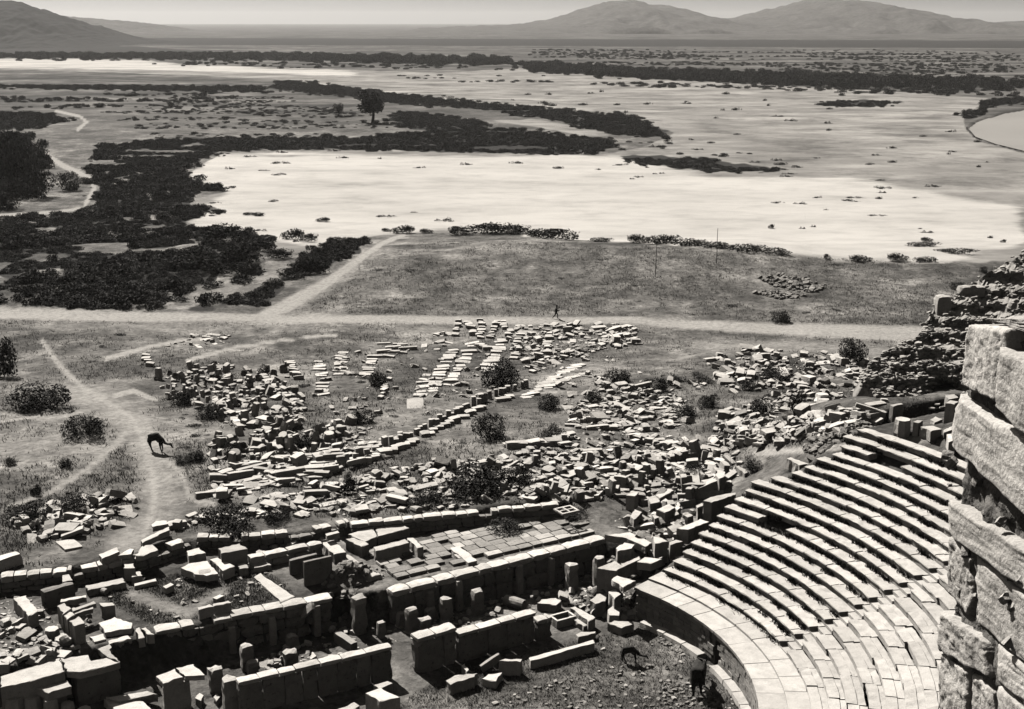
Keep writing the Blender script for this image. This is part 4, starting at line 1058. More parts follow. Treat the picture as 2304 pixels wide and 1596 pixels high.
for quad, pr, sd2 in FB: face_block(quad, pr, 1.0, sd2)
face_block([(2170, 760), (2520, 760), (2520, 2100), (2085, 2000)], -.12, .6, 20, 120, .05, .10, RUBBLE, 'rubble_fill')
for k_, quad in enumerate(([(2146, 1012), (2230, 1085), (2226, 1172), (2138, 1118)], [(2240, 1100), (2460, 1310), (2460, 1420), (2236, 1185)], [(2200, 1262), (2460, 1440), (2460, 1480), (2196, 1292)],
                         [(2232, 1400), (2300, 1448), (2300, 1500), (2236, 1464)])):
    face_block(quad, (-.18, -.22, -.12, -.1)[k_], .5, 40 + k_, 30, .05, .06, RUBBLE if k_ < 2 else None)
a_ = face_pt(2110, 1640)
V, F = rough_box(9, 1.2, 14.5, 77, .02, 1.5, .02)
link('core', mesh_of('core', V, F, ROUGH), NW, (a_.x + .75 - NB.x, a_.y - 4.6 - NB.y, a_.z - 14.5 - NB.z + .1), rz=math.pi / 2 + .05)
SV, SF = [], []; r = random.Random(31)             # small stones wedged in the broken core
for _ in range(50):
    x, y = r.uniform(2120, 2420), r.choice((r.uniform(1010, 1180), r.uniform(1420, 1640), r.uniform(1230, 1420)))
    p = face_pt(x, y); s2 = .04 + .07 * r.random()
    v, f = rough_box(s2 * 1.4, s2, s2, r.random(), .08, 1, .10); mt = Euler((r.random(), r.random(), r.random() * 6)).to_matrix()
    off = p - NB + Vector((.04 + r.random() * .08, 0, 0)); o = len(SV)
    SV += [tuple(mt @ Vector(q_) + off) for q_ in v]; SF += [tuple(i + o for i in q_) for q_ in f]
o = link('core_stone', mesh_of('core_stone', SV, SF, ROUGH), NW); o['kind'] = 'stuff'
# ------------------------------------------------------------------ fallen stones: rows, heaps, scatters
def variants(mat, n0):
    out = {}
    for kind, dims in (('slab', [(1.5, .9, .32), (1.2, .8, .26), (1.8, .8, .35)]), ('block', [(1.1, .75, .6), (.95, .8, .65), (1.3, .7, .55)]), ('long', [(2.3, .6, .5), (1.9, .5, .45)]),
                       ('upright', [(.55, .45, 1.1), (.7, .4, .9), (.5, .5, 1.2)]), ('chunk', [(.8, .65, .5), (.6, .55, .45), (.9, .6, .4), (.7, .7, .6)])):
        out[kind] = []
        for i, (l, w, h) in enumerate(dims):
            V, F = rough_box(l, w, h, n0 + i, .14 if kind == 'chunk' else .045, .42, .16 if kind == 'chunk' else .05)
            out[kind].append(mesh_of('stone_' + kind, V, F, mat))
    V, F = drum(.4, .8, n0 + 50, 10); out['drum'] = [mesh_of('stone_drum', V, F, mat)]
    return out
VM = [variants(MARBLE, 10), variants(PALE, 40), variants(GREY_AND_SHADED, 70)]
STONES = []                                         # (kind, material set, variant, matrix parts, plate size, cluster)
fr_ = random.Random(21)
def put(px, py, kind, size, ms, cl, yaw=None, tilt=.08, dz=0.0, flip=0.0):
    X, Y, Z = G(px, py)
    if yaw is None: yaw = fr_.random() * math.pi
    v = fr_.randrange(len(VM[ms][kind]))
    sc = (size * fr_.uniform(.85, 1.15), size * fr_.uniform(.85, 1.15), size * fr_.uniform(.8, 1.15))
    rot = Euler((fr_.gauss(0, tilt) + flip, fr_.gauss(0, tilt), yaw))
    z = Z - .14 * size + dz
    m = Matrix.LocRotScale(Vector((X, Y, z)), rot, Vector(sc))
    me = VM[ms][kind][v]
    STONES.append((kind, me, m, size * me.dimensions_ * FPX / Y if hasattr(me, 'dimensions_') else size * 1.0 * FPX / Y, cl, px))
def row(cl, q, pts, n, kind='slab', size=.9, ms=1, yaw=None, jit=3.0, tilt=.06):
    size *= .84
    if n > 6: n = int(n * 1.2)
    P2 = [q(*p) for p in pts]; d = [0]
    for a, b in zip(P2[:-1], P2[1:]): d.append(d[-1] + math.hypot(b[0] - a[0], b[1] - a[1]))
    for i in range(n):
        t = d[-1] * (i + .5 + fr_.uniform(-.3, .3)) / n
        if n > 6 and fr_.random() < .08: continue
        x = np.interp(t, d, [p[0] for p in P2]) + fr_.uniform(-jit, jit) * .6; y = np.interp(t, d, [p[1] for p in P2]) + fr_.uniform(-jit, jit) * .4
        put(x, y, kind, size * fr_.uniform(.85, 1.15), ms, cl, (yaw if yaw is not None else 0) + fr_.gauss(0, .15), tilt)
def field(cl, poly, n, kinds, size, mss, q=None, tilt=.18, yaw=None, spread=.35, minpx=0):
    n = int(n * 1.9); size *= .72; minpx *= .62; spread = min(.6, spread * 1.4)
    P2 = [q(*p) if q else p for p in poly]; xs = [p[0] for p in P2]; ys = [p[1] for p in P2]; got = []; tries = 0
    while len(got) < n and tries < n * 60:
        tries += 1
        x = fr_.uniform(min(xs), max(xs)); y = fr_.uniform(min(ys), max(ys))
        if not inpoly(np.array([x]), np.array([y]), P2)[0]: continue
        if float(vn(x / 28 + 50, y / 16)) < fr_.random() * .75: continue
        if any((x - a) ** 2 + ((y - b) * 1.8) ** 2 < minpx ** 2 for a, b in got): continue
        got.append((x, y))
        k = fr_.choice(kinds)
        put(x, y, k, size * fr_.uniform(1 - spread, 1 + spread * 1.3), fr_.choice(mss), cl, None if yaw is None else yaw + fr_.gauss(0, .35), tilt, dz=.35 * (fr_.random() < .15))
WA = ANG
row('the short pair by the left stone field', m1, [(970, 800), (1005, 880)], 4, 'block', .95, 1)
row('the curved white chain of stones', m1, [(1745, 945), (1800, 985), (1850, 1050), (1930, 1085), (1985, 1120), (2000, 1160)], 13, 'block', 1.0, 1, .5)
row('the slanting white chain below the square slab', m1, [(1540, 1190), (1580, 1260), (1610, 1300)], 7, 'block', .9, 1, 1.9)
row('the straight beam behind the slanting chain', m1, [(1500, 1195), (1640, 1180)], 4, 'long', .8, 1, .1)
row('the first short line right of the left field', m1, [(1935, 850), (1995, 960)], 7, 'block', .95, 1)
row('the second line right of the left field', m1, [(2130, 830), (2140, 900), (2160, 990), (2160, 1080)], 10, 'slab', .95, 1)
row('the third line right of the left field', m1, [(2290, 780), (2260, 880), (2270, 960)], 8, 'slab', .95, 1)
row('the line of slabs left of the bare patch', m2, [(20, 780), (20, 900)], 6, 'slab', .9, 1)
row('the steep slab line beside the two posts', m2, [(215, 825), (195, 870), (170, 940)], 8, 'slab', .95, 1, 0, 1.5)
row('the dark short line under the two posts', m2, [(330, 960), (300, 1020), (265, 1090)], 7, 'block', .8, 2, 1.1)
row('the short isolated line of slabs', m2, [(575, 925), (555, 980), (535, 1075)], 6, 'slab', 1.05, 1, 0, 1.5)
row('the long left line of slabs below the road', m2, [(760, 760), (720, 820), (660, 930), (610, 1050)], 13, 'slab', 1.1, 1, 0.05, 1.5)
row('the long middle line of slabs below the road', m2, [(890, 715), (850, 790), (790, 890), (715, 1000)], 14, 'slab', 1.1, 1, 0.05, 1.5)
row('the long right line of slabs by the big bush', m2, [(1085, 690), (1060, 740), (1020, 830), (965, 915)], 12, 'slab', 1.15, 1, 0.05, 1.5)
row('the first short stack touching the road', m2, [(795, 575), (770, 640), (765, 670)], 6, 'block', .95, 1)
row('the second short stack touching the road', m2, [(845, 585), (870, 620), (890, 670)], 7, 'block', 1.0, 1)
row('the third short stack touching the road', m2, [(930, 560), (945, 610), (930, 690)], 7, 'block', .95, 1)
row('the fourth short stack touching the road', m2, [(1050, 570), (1020, 640), (1000, 690)], 7, 'block', .95, 1)
row('the fifth short stack touching the road', m2, [(1085, 575), (1095, 625)], 4, 'block', .95, 1)
row('the pair of squared stones below the stacks', m2, [(920, 740), (985, 760)], 5, 'block', 1.1, 1)
row('the thin line right of the long lines', m2, [(1200, 655), (1180, 710), (1190, 760), (1155, 830)], 8, 'block', .95, 1)
row('the line before the right heap of slabs', m2, [(1405, 655), (1380, 720), (1385, 800)], 8, 'block', 1.0, 1)
for i, (a, b) in enumerate((((265, 722), (465, 730)), ((315, 748), (475, 760)), ((280, 778), (410, 782)), ((200, 812), (345, 812)))):
    row('the bundle of long beams near the bare patch', m2, [a, b], 3, 'long', .95, 0, .0, 1)
DW = 'the long diagonal row of foundation blocks'
row(DW, m2, [(0, 1530), (120, 1490), (270, 1430), (420, 1370), (600, 1290), (760, 1210), (950, 1110), (1100, 1050), (1250, 1010)], 40, 'upright', 1.0, 0, .35, 2.5)
row(DW, m2, [(60, 1545), (250, 1480), (450, 1400), (640, 1300), (820, 1220), (1000, 1130), (1200, 1060)], 26, 'block', 1.0, 0, .35, 4)
row('the far diagonal row of slabs by the bush', m2, [(1230, 1090), (1350, 1010), (1460, 930), (1590, 870)], 18, 'slab', 1.05, 0, .4, 3)
row('the far diagonal row of slabs by the bush', m2, [(1380, 1020), (1500, 960), (1640, 930)], 12, 'slab', 1.0, 0, .4, 3)
row('the lower diagonal row by the footpath', m1, [(1380, 1740), (1560, 1690), (1750, 1640), (1900, 1590), (2100, 1540), (2300, 1480)], 24, 'long', .95, 0, .42, 3)
row('the upper diagonal row below the camel', m1, [(1600, 1570), (1780, 1510), (1900, 1490), (2050, 1490), (2280, 1440)], 16, 'long', 1.0, 1, .42, 4)
row('the curved low kerb below the round bush', m2, [(1110, 1400), (1180, 1420), (1270, 1400), (1400, 1400), (1480, 1360), (1550, 1340)], 10, 'block', 1.15, 0, .2, 3)
row('the low wall piece in the clearing', m2, [(1540, 1270), (1680, 1290), (1910, 1280)], 9, 'long', 1.0, 2, .1, 2)
row('the scattered blocks along the clearing', m2, [(1910, 1330), (2060, 1370), (2240, 1400)], 7, 'block', 1.1, 0, .2, 4)
FL, FB_, FU = ['slab', 'slab', 'block', 'chunk'], ['block', 'chunk', 'chunk', 'slab'], ['upright', 'block', 'chunk', 'upright', 'drum']
field('the tumbled field of white stones right of the camel', [(345, 850), (480, 822), (640, 838), (690, 930), (650, 1000), (545, 985), (470, 925), (380, 900)], 120, FU, .95, [1, 1, 0], None, .25, None, .4, 7)
field('the tumbled field of white stones right of the camel', [(470, 970), (560, 990), (660, 990), (790, 950), (810, 1000), (700, 1050), (560, 1060), (480, 1050)], 60, FU, 1.0, [1, 1, 0], None, .22, None, .4, 8)
field('the flat white slabs before the lower diagonal row', [(480, 1060), (640, 1040), (820, 1000), (900, 985), (880, 1030), (700, 1080), (500, 1125)], 60, ['slab', 'long', 'slab', 'block'], 1.0, [1, 0, 1], None, .1, .42, .3, 9)
field('the small stones by the upper left track', [(365, 775), (450, 752), (525, 752), (500, 775), (390, 790)], 20, ['chunk', 'slab'], .7, [1, 0])
field('the heap of slabs at the road right of the lines', [(1130, 735), (1250, 728), (1430, 735), (1435, 775), (1300, 800), (1200, 840), (1150, 800)], 110, FL, .85, [1, 0, 0], None, .15, None, .35, 6)
field('the heap right end beside the road bend', [(1340, 740), (1425, 730), (1435, 775), (1370, 780)], 24, FB_, 1.15, [1, 0])
field('the grey stones round the middle bushes', [(1260, 890), (1420, 860), (1540, 900), (1560, 950), (1420, 985), (1290, 960)], 80, FB_, .9, [0, 2, 0], None, .2, None, .4, 7)
field('the upper right heap below the slope', [(1585, 815), (1700, 785), (1840, 795), (1960, 810), (1930, 870), (1800, 880), (1640, 885)], 85, FB_, 1.05, [1, 0, 0], None, .25, None, .45, 7)
field('the lower right heap of white rubble', [(1620, 930), (1700, 910), (1790, 880), (1900, 890), (1890, 930), (1960, 930), (1930, 970), (1760, 1000), (1600, 1010)], 130, FB_, .95, [1, 1, 0], None, .3, None, .45, 5)
field('the stone band above the stage, left part', [(560, 1130), (800, 1075), (960, 1040), (1010, 1075), (960, 1130), (780, 1160), (600, 1165)], 90, FL + ['chunk'], .9, [0, 0, 1, 2], None, .2, None, .4, 9)
field('the stone band above the stage, middle part', [(960, 1045), (1150, 1035), (1400, 1020), (1480, 1050), (1460, 1110), (1300, 1130), (1180, 1120)], 120, FL + ['chunk', 'upright'], .95, [0, 0, 1, 2], None, .2, None, .4, 9)
field('the stone band above the stage, right part', [(1400, 1025), (1600, 1000), (1680, 1040), (1640, 1100), (1520, 1150), (1430, 1130)], 90, ['block', 'upright', 'chunk', 'long', 'slab'], 1.05, [0, 0, 1, 2], None, .2, None, .35, 10)
field('the loose stones left of the footpath bottom', [(20, 1170), (110, 1140), (200, 1120), (300, 1110), (310, 1160), (240, 1200), (60, 1225)], 42, FB_, .95, [1, 0, 1], None, .3, None, .4, 9)
field('the stones at the retaining wall top', [(330, 1200), (440, 1165), (600, 1150), (600, 1165), (440, 1190)], 24, FB_, .75, [0, 1])
field('the scattered stones by the road edge', [(950, 770), (1020, 730), (1040, 760), (985, 790)], 10, FL, .8, [1, 0])
field('the small stones beside the rubble cliff', [(1900, 830), (1960, 800), (1985, 840), (1940, 900)], 22, FB_, .9, [1, 0])
field('the white fragments before the top seat rows', [(1880, 930), (1960, 920), (2000, 960), (1960, 985), (1870, 990)], 26, FL, .9, [1, 0])
field('the jumble of broken stones at the left edge', [(0, 1345), (60, 1360), (160, 1420), (150, 1480), (60, 1500), (0, 1490)], 40, FB_, .8, [1, 0], None, .35, None, .5, 8)
field('the debris on the left hall floor', [(560, 1490), (740, 1420), (830, 1400), (860, 1420), (700, 1480), (600, 1510)], 16, FB_, .6, [0, 1], None, .4)
field('the debris on the right hall floor', [(880, 1400), (1000, 1360), (1200, 1340), (1330, 1320), (1340, 1350), (1100, 1390), (930, 1430)], 26, FB_, .6, [0, 1], None, .4)
field('the debris between the podium and hall', [(1280, 1350), (1380, 1320), (1440, 1370), (1400, 1400), (1300, 1380)], 26, FB_, .7, [0, 1, 1], None, .5)
field('the loose blocks at the foot of the seats', [(1400, 1170), (1500, 1130), (1600, 1150), (1580, 1220), (1480, 1260), (1410, 1230)], 34, ['block', 'chunk', 'slab', 'upright'], .9, [0, 1, 1], None, .3)
field('the broken stones along the back of the court', [(400, 1290), (560, 1240), (700, 1210), (780, 1215), (640, 1260), (430, 1320)], 20, FB_, .7, [0, 1], None, .3)
field('the stones strewn at the bottom left', [(0, 1500), (90, 1460), (200, 1500), (160, 1590), (0, 1590)], 26, FB_ + ['slab'], .8, [1, 1, 0], None, .3)
field('the grey stones on the knoll slope', [(1200, 800), (1330, 790), (1480, 850), (1600, 860), (1560, 900), (1260, 880)], 30, FB_, .7, [0, 2], None, .3)
field('the small stones across the clearing', [(1240, 990), (1500, 975), (1660, 990), (1660, 1030), (1400, 1030), (1100, 1045)], 44, FB_, .65, [0, 1], None, .3)
for x, y, k, s_, cl in ((935, 915, 'slab', 1.6, 'the pale square slab lying alone below the lines'), (1525, 915, 'slab', 1.3, 'the flat slab lying alone in the dark scrub'), (155, 1228, 'slab', 1.4, 'the lone flat slab near the far left wall'),
                        (600, 742 + 205, 'slab', 1.4, 'the bright diamond shaped slab in the left field'), (955, 780, 'slab', .9, 'the small lone slab beside the lines'), (15, 1275, 'block', 1.5, 'the lone big block on the far left wall')):
    put(x, y, k, s_, 1, cl)
STONES.sort(key=lambda r: -r[3])
best, others = STONES[:290], STONES[290:]
def nth(n):
    return f"{n}{'th' if 10 <= n % 100 <= 20 else {1: 'st', 2: 'nd', 3: 'rd'}.get(n % 10, 'th')}"
by = {}
for s_ in best: by.setdefault(s_[4], []).append(s_)
KW = {'slab': 'flat slab', 'block': 'squared block', 'long': 'long beam stone', 'upright': 'upright block', 'chunk': 'broken chunk', 'drum': 'drum piece'}
for cl, lst in by.items():
    lst.sort(key=lambda r: r[5])
    for i, (kind, me, m, size, _, px) in enumerate(lst):
        o = link('fallen_stone', me); o.matrix_world = m
        lab = (cl.replace('the ', '', 1).capitalize() if False else f'{KW[kind]}, {nth(i + 1)} from left in {cl}') if len(lst) > 1 else cl.replace('the ', '', 1)
        tag(o, lab, 'stone', 'fallen stones in the field behind the stage')
SV, SF, off = [], [], 0
for kind, me, m, size, cl, px in others:
    co = np.empty(len(me.vertices) * 3); me.vertices.foreach_get('co', co); co = co.reshape(-1, 3)
    M4 = np.array(m); SV.append(co @ M4[:3, :3].T + M4[:3, 3])
    SF.append(np.array([p.vertices[:] for p in me.polygons if len(p.vertices) == 4]) + off); off += len(co)
o = link('fallen_stone', mesh_np('fallen_stones_rest', np.concatenate(SV), np.concatenate(SF), PALE)); tag(o, 'many smaller pale stones strewn between the larger ones behind the stage', 'stones', kind='stuff')

def rubble(name, label, polys, n, s0, s1, mat, q=None, z=None):
    SV, SF = [], []; r = random.Random(len(label))
    for k in range(n):
        P2 = [q(*p) if q else p for p in polys[k % len(polys)]]; xs = [p[0] for p in P2]; ys = [p[1] for p in P2]
        for _ in range(40):
            x = r.uniform(min(xs), max(xs)); y = r.uniform(min(ys), max(ys))
            if inpoly(np.array([x]), np.array([y]), P2)[0]: break
        X, Y, Z = G(x, y); s2 = r.uniform(s0, s1)
        v, f = rough_box(s2 * 1.4, s2, s2 * .7, r.random(), .2, 1, .25)
        mt = Euler((r.uniform(-.5, .5), r.uniform(-.5, .5), r.random() * 6)).to_matrix(); o = len(SV)
        SV += [tuple(mt @ Vector(p) + Vector((X, Y, Z - s2 * .15))) for p in v]; SF += [tuple(i + o for i in q_) for q_ in f]
    o = link(name, mesh_of(name, SV, SF, mat)); tag(o, label, 'rubble', kind='stuff')
rubble('rubble', 'two streaks of small pale rubble on the grassy mound', [[(1700, 622), (1760, 618), (1860, 640), (1840, 660), (1760, 655)], [(1695, 660), (1760, 656), (1815, 668), (1760, 676)]], 240, .3, .7, RUBST)
rubble('pebbles', 'small loose stones strewn over the orchestra floor', [[(1480, 1420), (1560, 1440), (1530, 1470), (1480, 1450)], [(1480, 1530), (1560, 1540), (1640, 1590), (1500, 1595)], [(1200, 1540), (1500, 1480), (1650, 1595), (1100, 1595)]], 260, .08, .24, RUBST)

# ------------------------------------------------------------------ bushes, scrub, tree
def leaves(n, lobes, size, seed, flat=.0):
    r = np.random.default_rng(seed); L = np.array(lobes, float)
    w = (L[:, 3] * L[:, 4]); k = r.choice(len(L), n, p=w / w.sum())
    d = r.normal(size=(n, 3)); d /= np.linalg.norm(d, axis=1, keepdims=True)
    rad = r.random(n) ** .33
    rad = .35 + .65 * rad + r.normal(size=n) * .06
    c = L[k, :3] + d * rad[:, None] * np.stack([L[k, 3], L[k, 3], L[k, 4]], -1)
    c[:, 2] = np.abs(c[:, 2]) + .02
    a = r.normal(size=(n, 3)); a /= np.linalg.norm(a, axis=1, keepdims=True)
    b = np.cross(a, r.normal(size=(n, 3))); b /= np.linalg.norm(b, axis=1, keepdims=True)
    s_ = size * r.uniform(.6, 1.5, n)[:, None]
    V = np.stack([c - a * s_ * .9, c - b * s_ * .45, c + a * s_ * .9, c + b * s_ * .45], 1).reshape(-1, 3)
    return V, np.arange(n * 4).reshape(n, 4)
def bush_mesh(seed, n=420, size=.10, squash=.75):
    r = random.Random(seed)
    lob = [(0, 0, .3, .62, .5 * squash / .75)] + [(r.uniform(-.55, .55), r.uniform(-.55, .55), r.uniform(.15, .5), r.uniform(.25, .45), r.uniform(.2, .42) * squash / .75) for _ in range(6)]
    V, F = leaves(n, lob, size, seed)
    return mesh_np('bush', V, F, LEAF)
BM = [bush_mesh(200 + i, 2400, .042) for i in range(5)]
def patch_mesh(seed):
    r = random.Random(seed)
    lob = [(r.uniform(-.8, .8), r.uniform(-.8, .8), r.uniform(.0, .15), r.uniform(.12, .34), r.uniform(.15, .55)) for _ in range(11)]
    V, F = leaves(520, lob, .07, seed)
    return mesh_np('bush', V, F, LEAF)
BL = [patch_mesh(230 + i) for i in range(5)]
BC = [bush_mesh(240 + i, 1100, .055, .5) for i in range(4)]
SM = [bush_mesh(260 + i, 380, .10, .6) for i in range(4)]
def bush(px, py, wpx, hpx, label, group, low=False, crest=False):
    X, Y, Z = G(px, py); k = FPX / (Y * CP - (Z - CAMH) * SP)
    w = wpx / k / (1.3 if low else 1.75); h = hpx / k / .85
    me = fr_.choice(BC if crest else BL if low else BM)
    h = max(h, .25)
    o = link('bush', me, None, (X, Y + w * .3, Z - .08), fr_.choice((0, math.pi)) + fr_.gauss(0, .15) if low else fr_.random() * 6.28, scale=(w, w * (fr_.uniform(.4, .7) if low else fr_.uniform(.8, 1.0)), h / (.62 if low else .95)))
    tag(o, label, 'bush', group)
    return o
NB_ = [  # near bushes: foot x, y on the plate, width, height, label
    (1125, 872, 128, 54, 'largest dark bush, hanging over the ends of the slab lines'), (1105, 990, 92, 58, 'round dark bush above the curved low kerb'), (1232, 922, 70, 34, 'bush between the two grey stone groups in the middle'),
    (818, 955, 62, 36, 'bush below the dark short line of stones'), (1245, 985, 60, 26, 'low bush beside the curved kerb'), (592, 850, 46, 28, 'black rounded bush at the top of the left stone field'),
    (1925, 815, 92, 52, 'big dark bush between the right heap and rubble cliff'), (1750, 860, 90, 30, 'bush inside the upper right heap'), (1690, 880, 60, 26, 'low bush at the left foot of the upper right heap'),
    (1790, 935, 50, 50, 'upright dark bush above the lower right heap'), (1720, 930, 76, 34, 'wide bush left of the upright one'), (1590, 920, 60, 30, 'bush in the grass left of the right heaps'),
    (1390, 860, 70, 30, 'dark bush on the small grassy knoll'), (1480, 880, 60, 30, 'bush right of the knoll'), (1540, 940, 70, 30, 'low bush near the lone flat slab'),
    (1060, 1115, 190, 62, 'wide dark thicket in the stone band behind the stage'), (1170, 1095, 80, 44, 'bush at the right end of the wide thicket'), (960, 1140, 100, 32, 'low bush at the left end of the wide thicket'),
    (785, 1125, 46, 60, 'tall narrow bush rising from the stone band'), (510, 1200, 150, 56, 'dark thicket behind the far left rough wall'), (620, 1175, 90, 30, 'bush right of the thicket behind the rough wall'), (440, 1040, 50, 30, 'black bush just right of the camel'),
    (410, 1045, 50, 18, 'grassy tuft beside the black bush'), (400, 915, 70, 34, 'dark bush at the left edge of the stone field'), (460, 945, 80, 30, 'bush in the lower left of the stone field'), (520, 1030, 60, 34, 'bush among the fluted stones'),
    (680, 1010, 70, 34, 'bush in the middle of the slanting stones'), (70, 925, 180, 58, 'broad black thicket at the left edge below the road'), (185, 985, 116, 48, 'rounded thicket below the broad black one'), (8, 850, 80, 90, 'tall dark shrub cut by the left edge'),
    (145, 1052, 40, 24, 'small round bush left of the footpath'), (80, 1115, 34, 26, 'small bush near the left stones'), (20, 1050, 36, 20, 'tiny bush by the left edge'), (40, 1180, 120, 40, 'dark brush behind the loose left stones'), (165, 1150, 110, 36, 'brush right of the loose left stones'),
    (1755, 728, 60, 28, 'dark grassy clump where the road bends'), (2215, 615, 20, 16, 'small bush high on the right slope'), (2160, 655, 44, 20, 'dark bush below the rubble cliff top'), (1340, 905, 60, 26, 'bush behind the grey stones'), (850, 870, 60, 34, 'bush under the bundle of long beams'),
    (1300, 1170, 70, 24, 'weedy tuft behind the paved stage floor'), (1130, 1205, 120, 30, 'weeds in the trench behind the stage floor'), (1560, 1075, 60, 34, 'bush beside the light sloping beam by the seats'), (1700, 1060, 60, 26, 'bush at the foot of the rubble slope by the seats')]
for a in NB_: bush(*a, 'bushes among the ruins')
FBH = [(905, 527, 50, 14), (960, 526, 30, 8), (1030, 530, 40, 16), (1085, 530, 110, 18), (1150, 529, 70, 16), (1215, 535, 60, 16), (1265, 541, 90, 18), (1350, 545, 50, 8), (1440, 548, 50, 14), (1490, 550, 80, 16), (1550, 555, 70, 14), (1610, 560, 70, 12),
       (1680, 568, 80, 14), (1745, 573, 60, 12), (1862, 584, 16, 10), (1942, 592, 50, 12), (2025, 590, 46, 14), (2088, 592, 50, 12), (2088, 545, 26, 8), (2078, 556, 74, 8), (2160, 573, 80, 10), (2258, 546, 14, 6), (1735, 515, 14, 8),
       (725, 500, 30, 8), (580, 487, 24, 8), (655, 540, 50, 18), (690, 545, 40, 14), (560, 485, 30, 6), (870, 522, 24, 6), (500, 540, 100, 28), (590, 568, 60, 20), (620, 585, 60, 18), (540, 595, 90, 24), (500, 620, 80, 22), (560, 620, 60, 22), (430, 610, 120, 30), (700, 620, 70, 24), (660, 628, 60, 18)]
for i, (x, y, w, h) in enumerate(sorted(FBH)):
    bush(x, y, w, h, f'dark low bush along the edge of the white sand, {nth(i + 1)} from the left', 'bushes on the sand edge', True, True)
SB = []
srr = random.Random(77)
while len(SB) < 110:                                # little bushes dotted over the sand
    x, y = srr.uniform(450, 2300), srr.uniform(205, 560)
    if not inpoly(np.array([x]), np.array([y]), SAND)[0]: continue
    dens = (.10 if y > 400 and x < 1750 else .55) * (1 if float(vn(x / 120, y / 30)) > .45 else .15)
    if y < 300: dens *= .7
    if srr.random() > dens: continue
    SB.append((x, y, srr.uniform(8, 34) * (.5 + (y - 150) / 500), srr.uniform(3, 6)))
SB.sort()
for i, (x, y, w, h) in enumerate(SB): bush(x, y, w, h, f'small dark bush out on the pale sand, {nth(i + 1)} from the left', 'bushes dotted over the sand', True)

def scatter_pts(poly, spacing, zref, jitter_noise=None, thr=0.0, cap=9000):
    P = np.array(poly, float); X, Y = up(P[:, 0], P[:, 1], zref)
    A = (X.max() - X.min()) * (Y.max() - Y.min()); n = int(min(A / spacing ** 2, 400000))
    x = rng.uniform(X.min(), X.max(), n); y = rng.uniform(Y.min(), Y.max(), n); z = H(x, y)
    kx = 1.0 if Y.mean() < 320 else 2.4
    a, b = proj(x, y, z); fa, fb = fray(a, b); ok = inpoly(fa + rng.normal(0, 7, n), fb + rng.normal(0, 1.6, n), poly)
    if jitter_noise: ok &= vn(x / jitter_noise / kx, y / jitter_noise * kx ** .5) > thr
    ok &= pathval(a, b) < .3
    x, y, z = x[ok], y[ok], z[ok]
    return x[:cap], y[:cap], z[:cap]
protos = []
for i, me in enumerate(SM):                         # four real bushes that the thicket repeats
    x, y = ((300, 560), (120, 590), (420, 655), (250, 640))[i]
    X, Y, Z = G(x, y)
    o = link('bush', me, None, (X, Y, Z), scale=(1.6, 1.6, 1.8)); tag(o, f'scrub bush in the dark thicket left of the sand, {["behind the middle", "near its left end", "above the road bend", "above the road"][i]}', 'bush', 'scrub bushes')
    protos.append(o)
def instanced(name, label, cat, pts, scl, hgt):
    n = len(pts); me = bpy.data.meshes.new(name); me.vertices.add(n); me.vertices.foreach_set('co', np.asarray(pts, np.float32).ravel())
    for nm, dt, val in (('scl', 'FLOAT_VECTOR', np.stack([scl, scl, hgt], -1)), ('rot', 'FLOAT', rng.uniform(0, 6.28, n)), ('pick', 'INT', rng.integers(0, len(protos), n))):
        at = me.attributes.new(nm, dt, 'POINT'); at.data.foreach_set('vector' if dt == 'FLOAT_VECTOR' else 'value', np.asarray(val, np.float32 if dt != 'INT' else np.int32).ravel())
    o = link(name, me); tag(o, label, cat, kind='stuff')
    ng = bpy.data.node_groups.new(name + '_nodes', 'GeometryNodeTree')
    ng.interface.new_socket('Geometry', in_out='INPUT', socket_type='NodeSocketGeometry'); ng.interface.new_socket('Geometry', in_out='OUTPUT', socket_type='NodeSocketGeometry')
    N = ng.nodes; gi = N.new('NodeGroupInput'); go = N.new('NodeGroupOutput'); iop = N.new('GeometryNodeInstanceOnPoints'); jn = N.new('GeometryNodeJoinGeometry')
    for p in protos:
        oi = N.new('GeometryNodeObjectInfo'); oi.inputs['Object'].default_value = p; oi.inputs['As Instance'].default_value = True
        ng.links.new(oi.outputs['Geometry'], jn.inputs[0])
    def na(nm, dt):
        x = N.new('GeometryNodeInputNamedAttribute'); x.data_type = dt; x.inputs[0].default_value = nm
        return x.outputs['Attribute']
    cx = N.new('ShaderNodeCombineXYZ'); ng.links.new(na('rot', 'FLOAT'), cx.inputs['Z'])
    ng.links.new(gi.outputs[0], iop.inputs['Points']); ng.links.new(jn.outputs[0], iop.inputs['Instance']); iop.inputs['Pick Instance'].default_value = True
    ng.links.new(na('pick', 'INT'), iop.inputs['Instance Index']); ng.links.new(na('scl', 'FLOAT_VECTOR'), iop.inputs['Scale']); ng.links.new(cx.outputs[0], iop.inputs['Rotation'])
    ng.links.new(iop.outputs[0], go.inputs[0])
    md = o.modifiers.new('scatter', 'NODES'); md.node_group = ng
    return o
def scrub(label, specs):
    P, S, Hh = [], [], []
    for poly, sp, s0, s1, hh, nz, thr in specs:
        x, y, z = scatter_pts(poly, sp, -.5, nz, thr)
        P.append(np.stack([x, y, z - .1], -1)); s_ = rng.uniform(s0, s1, len(x)); S.append(s_); Hh.append(s_ * rng.uniform(.6, 1.2, len(x)) * hh)
    instanced('scrub', label, 'scrub', np.concatenate(P), np.concatenate(S), np.concatenate(Hh))
scrub('dense dark thicket filling the left middle ground above the road', [(DARK[0], .95, .5, 1.2, .8, 7, .38), (DARK[0], 2.2, 1.1, 2.2, .85, 16, .47), (DARK[13], .9, .8, 1.4, .9, 5, .1)])
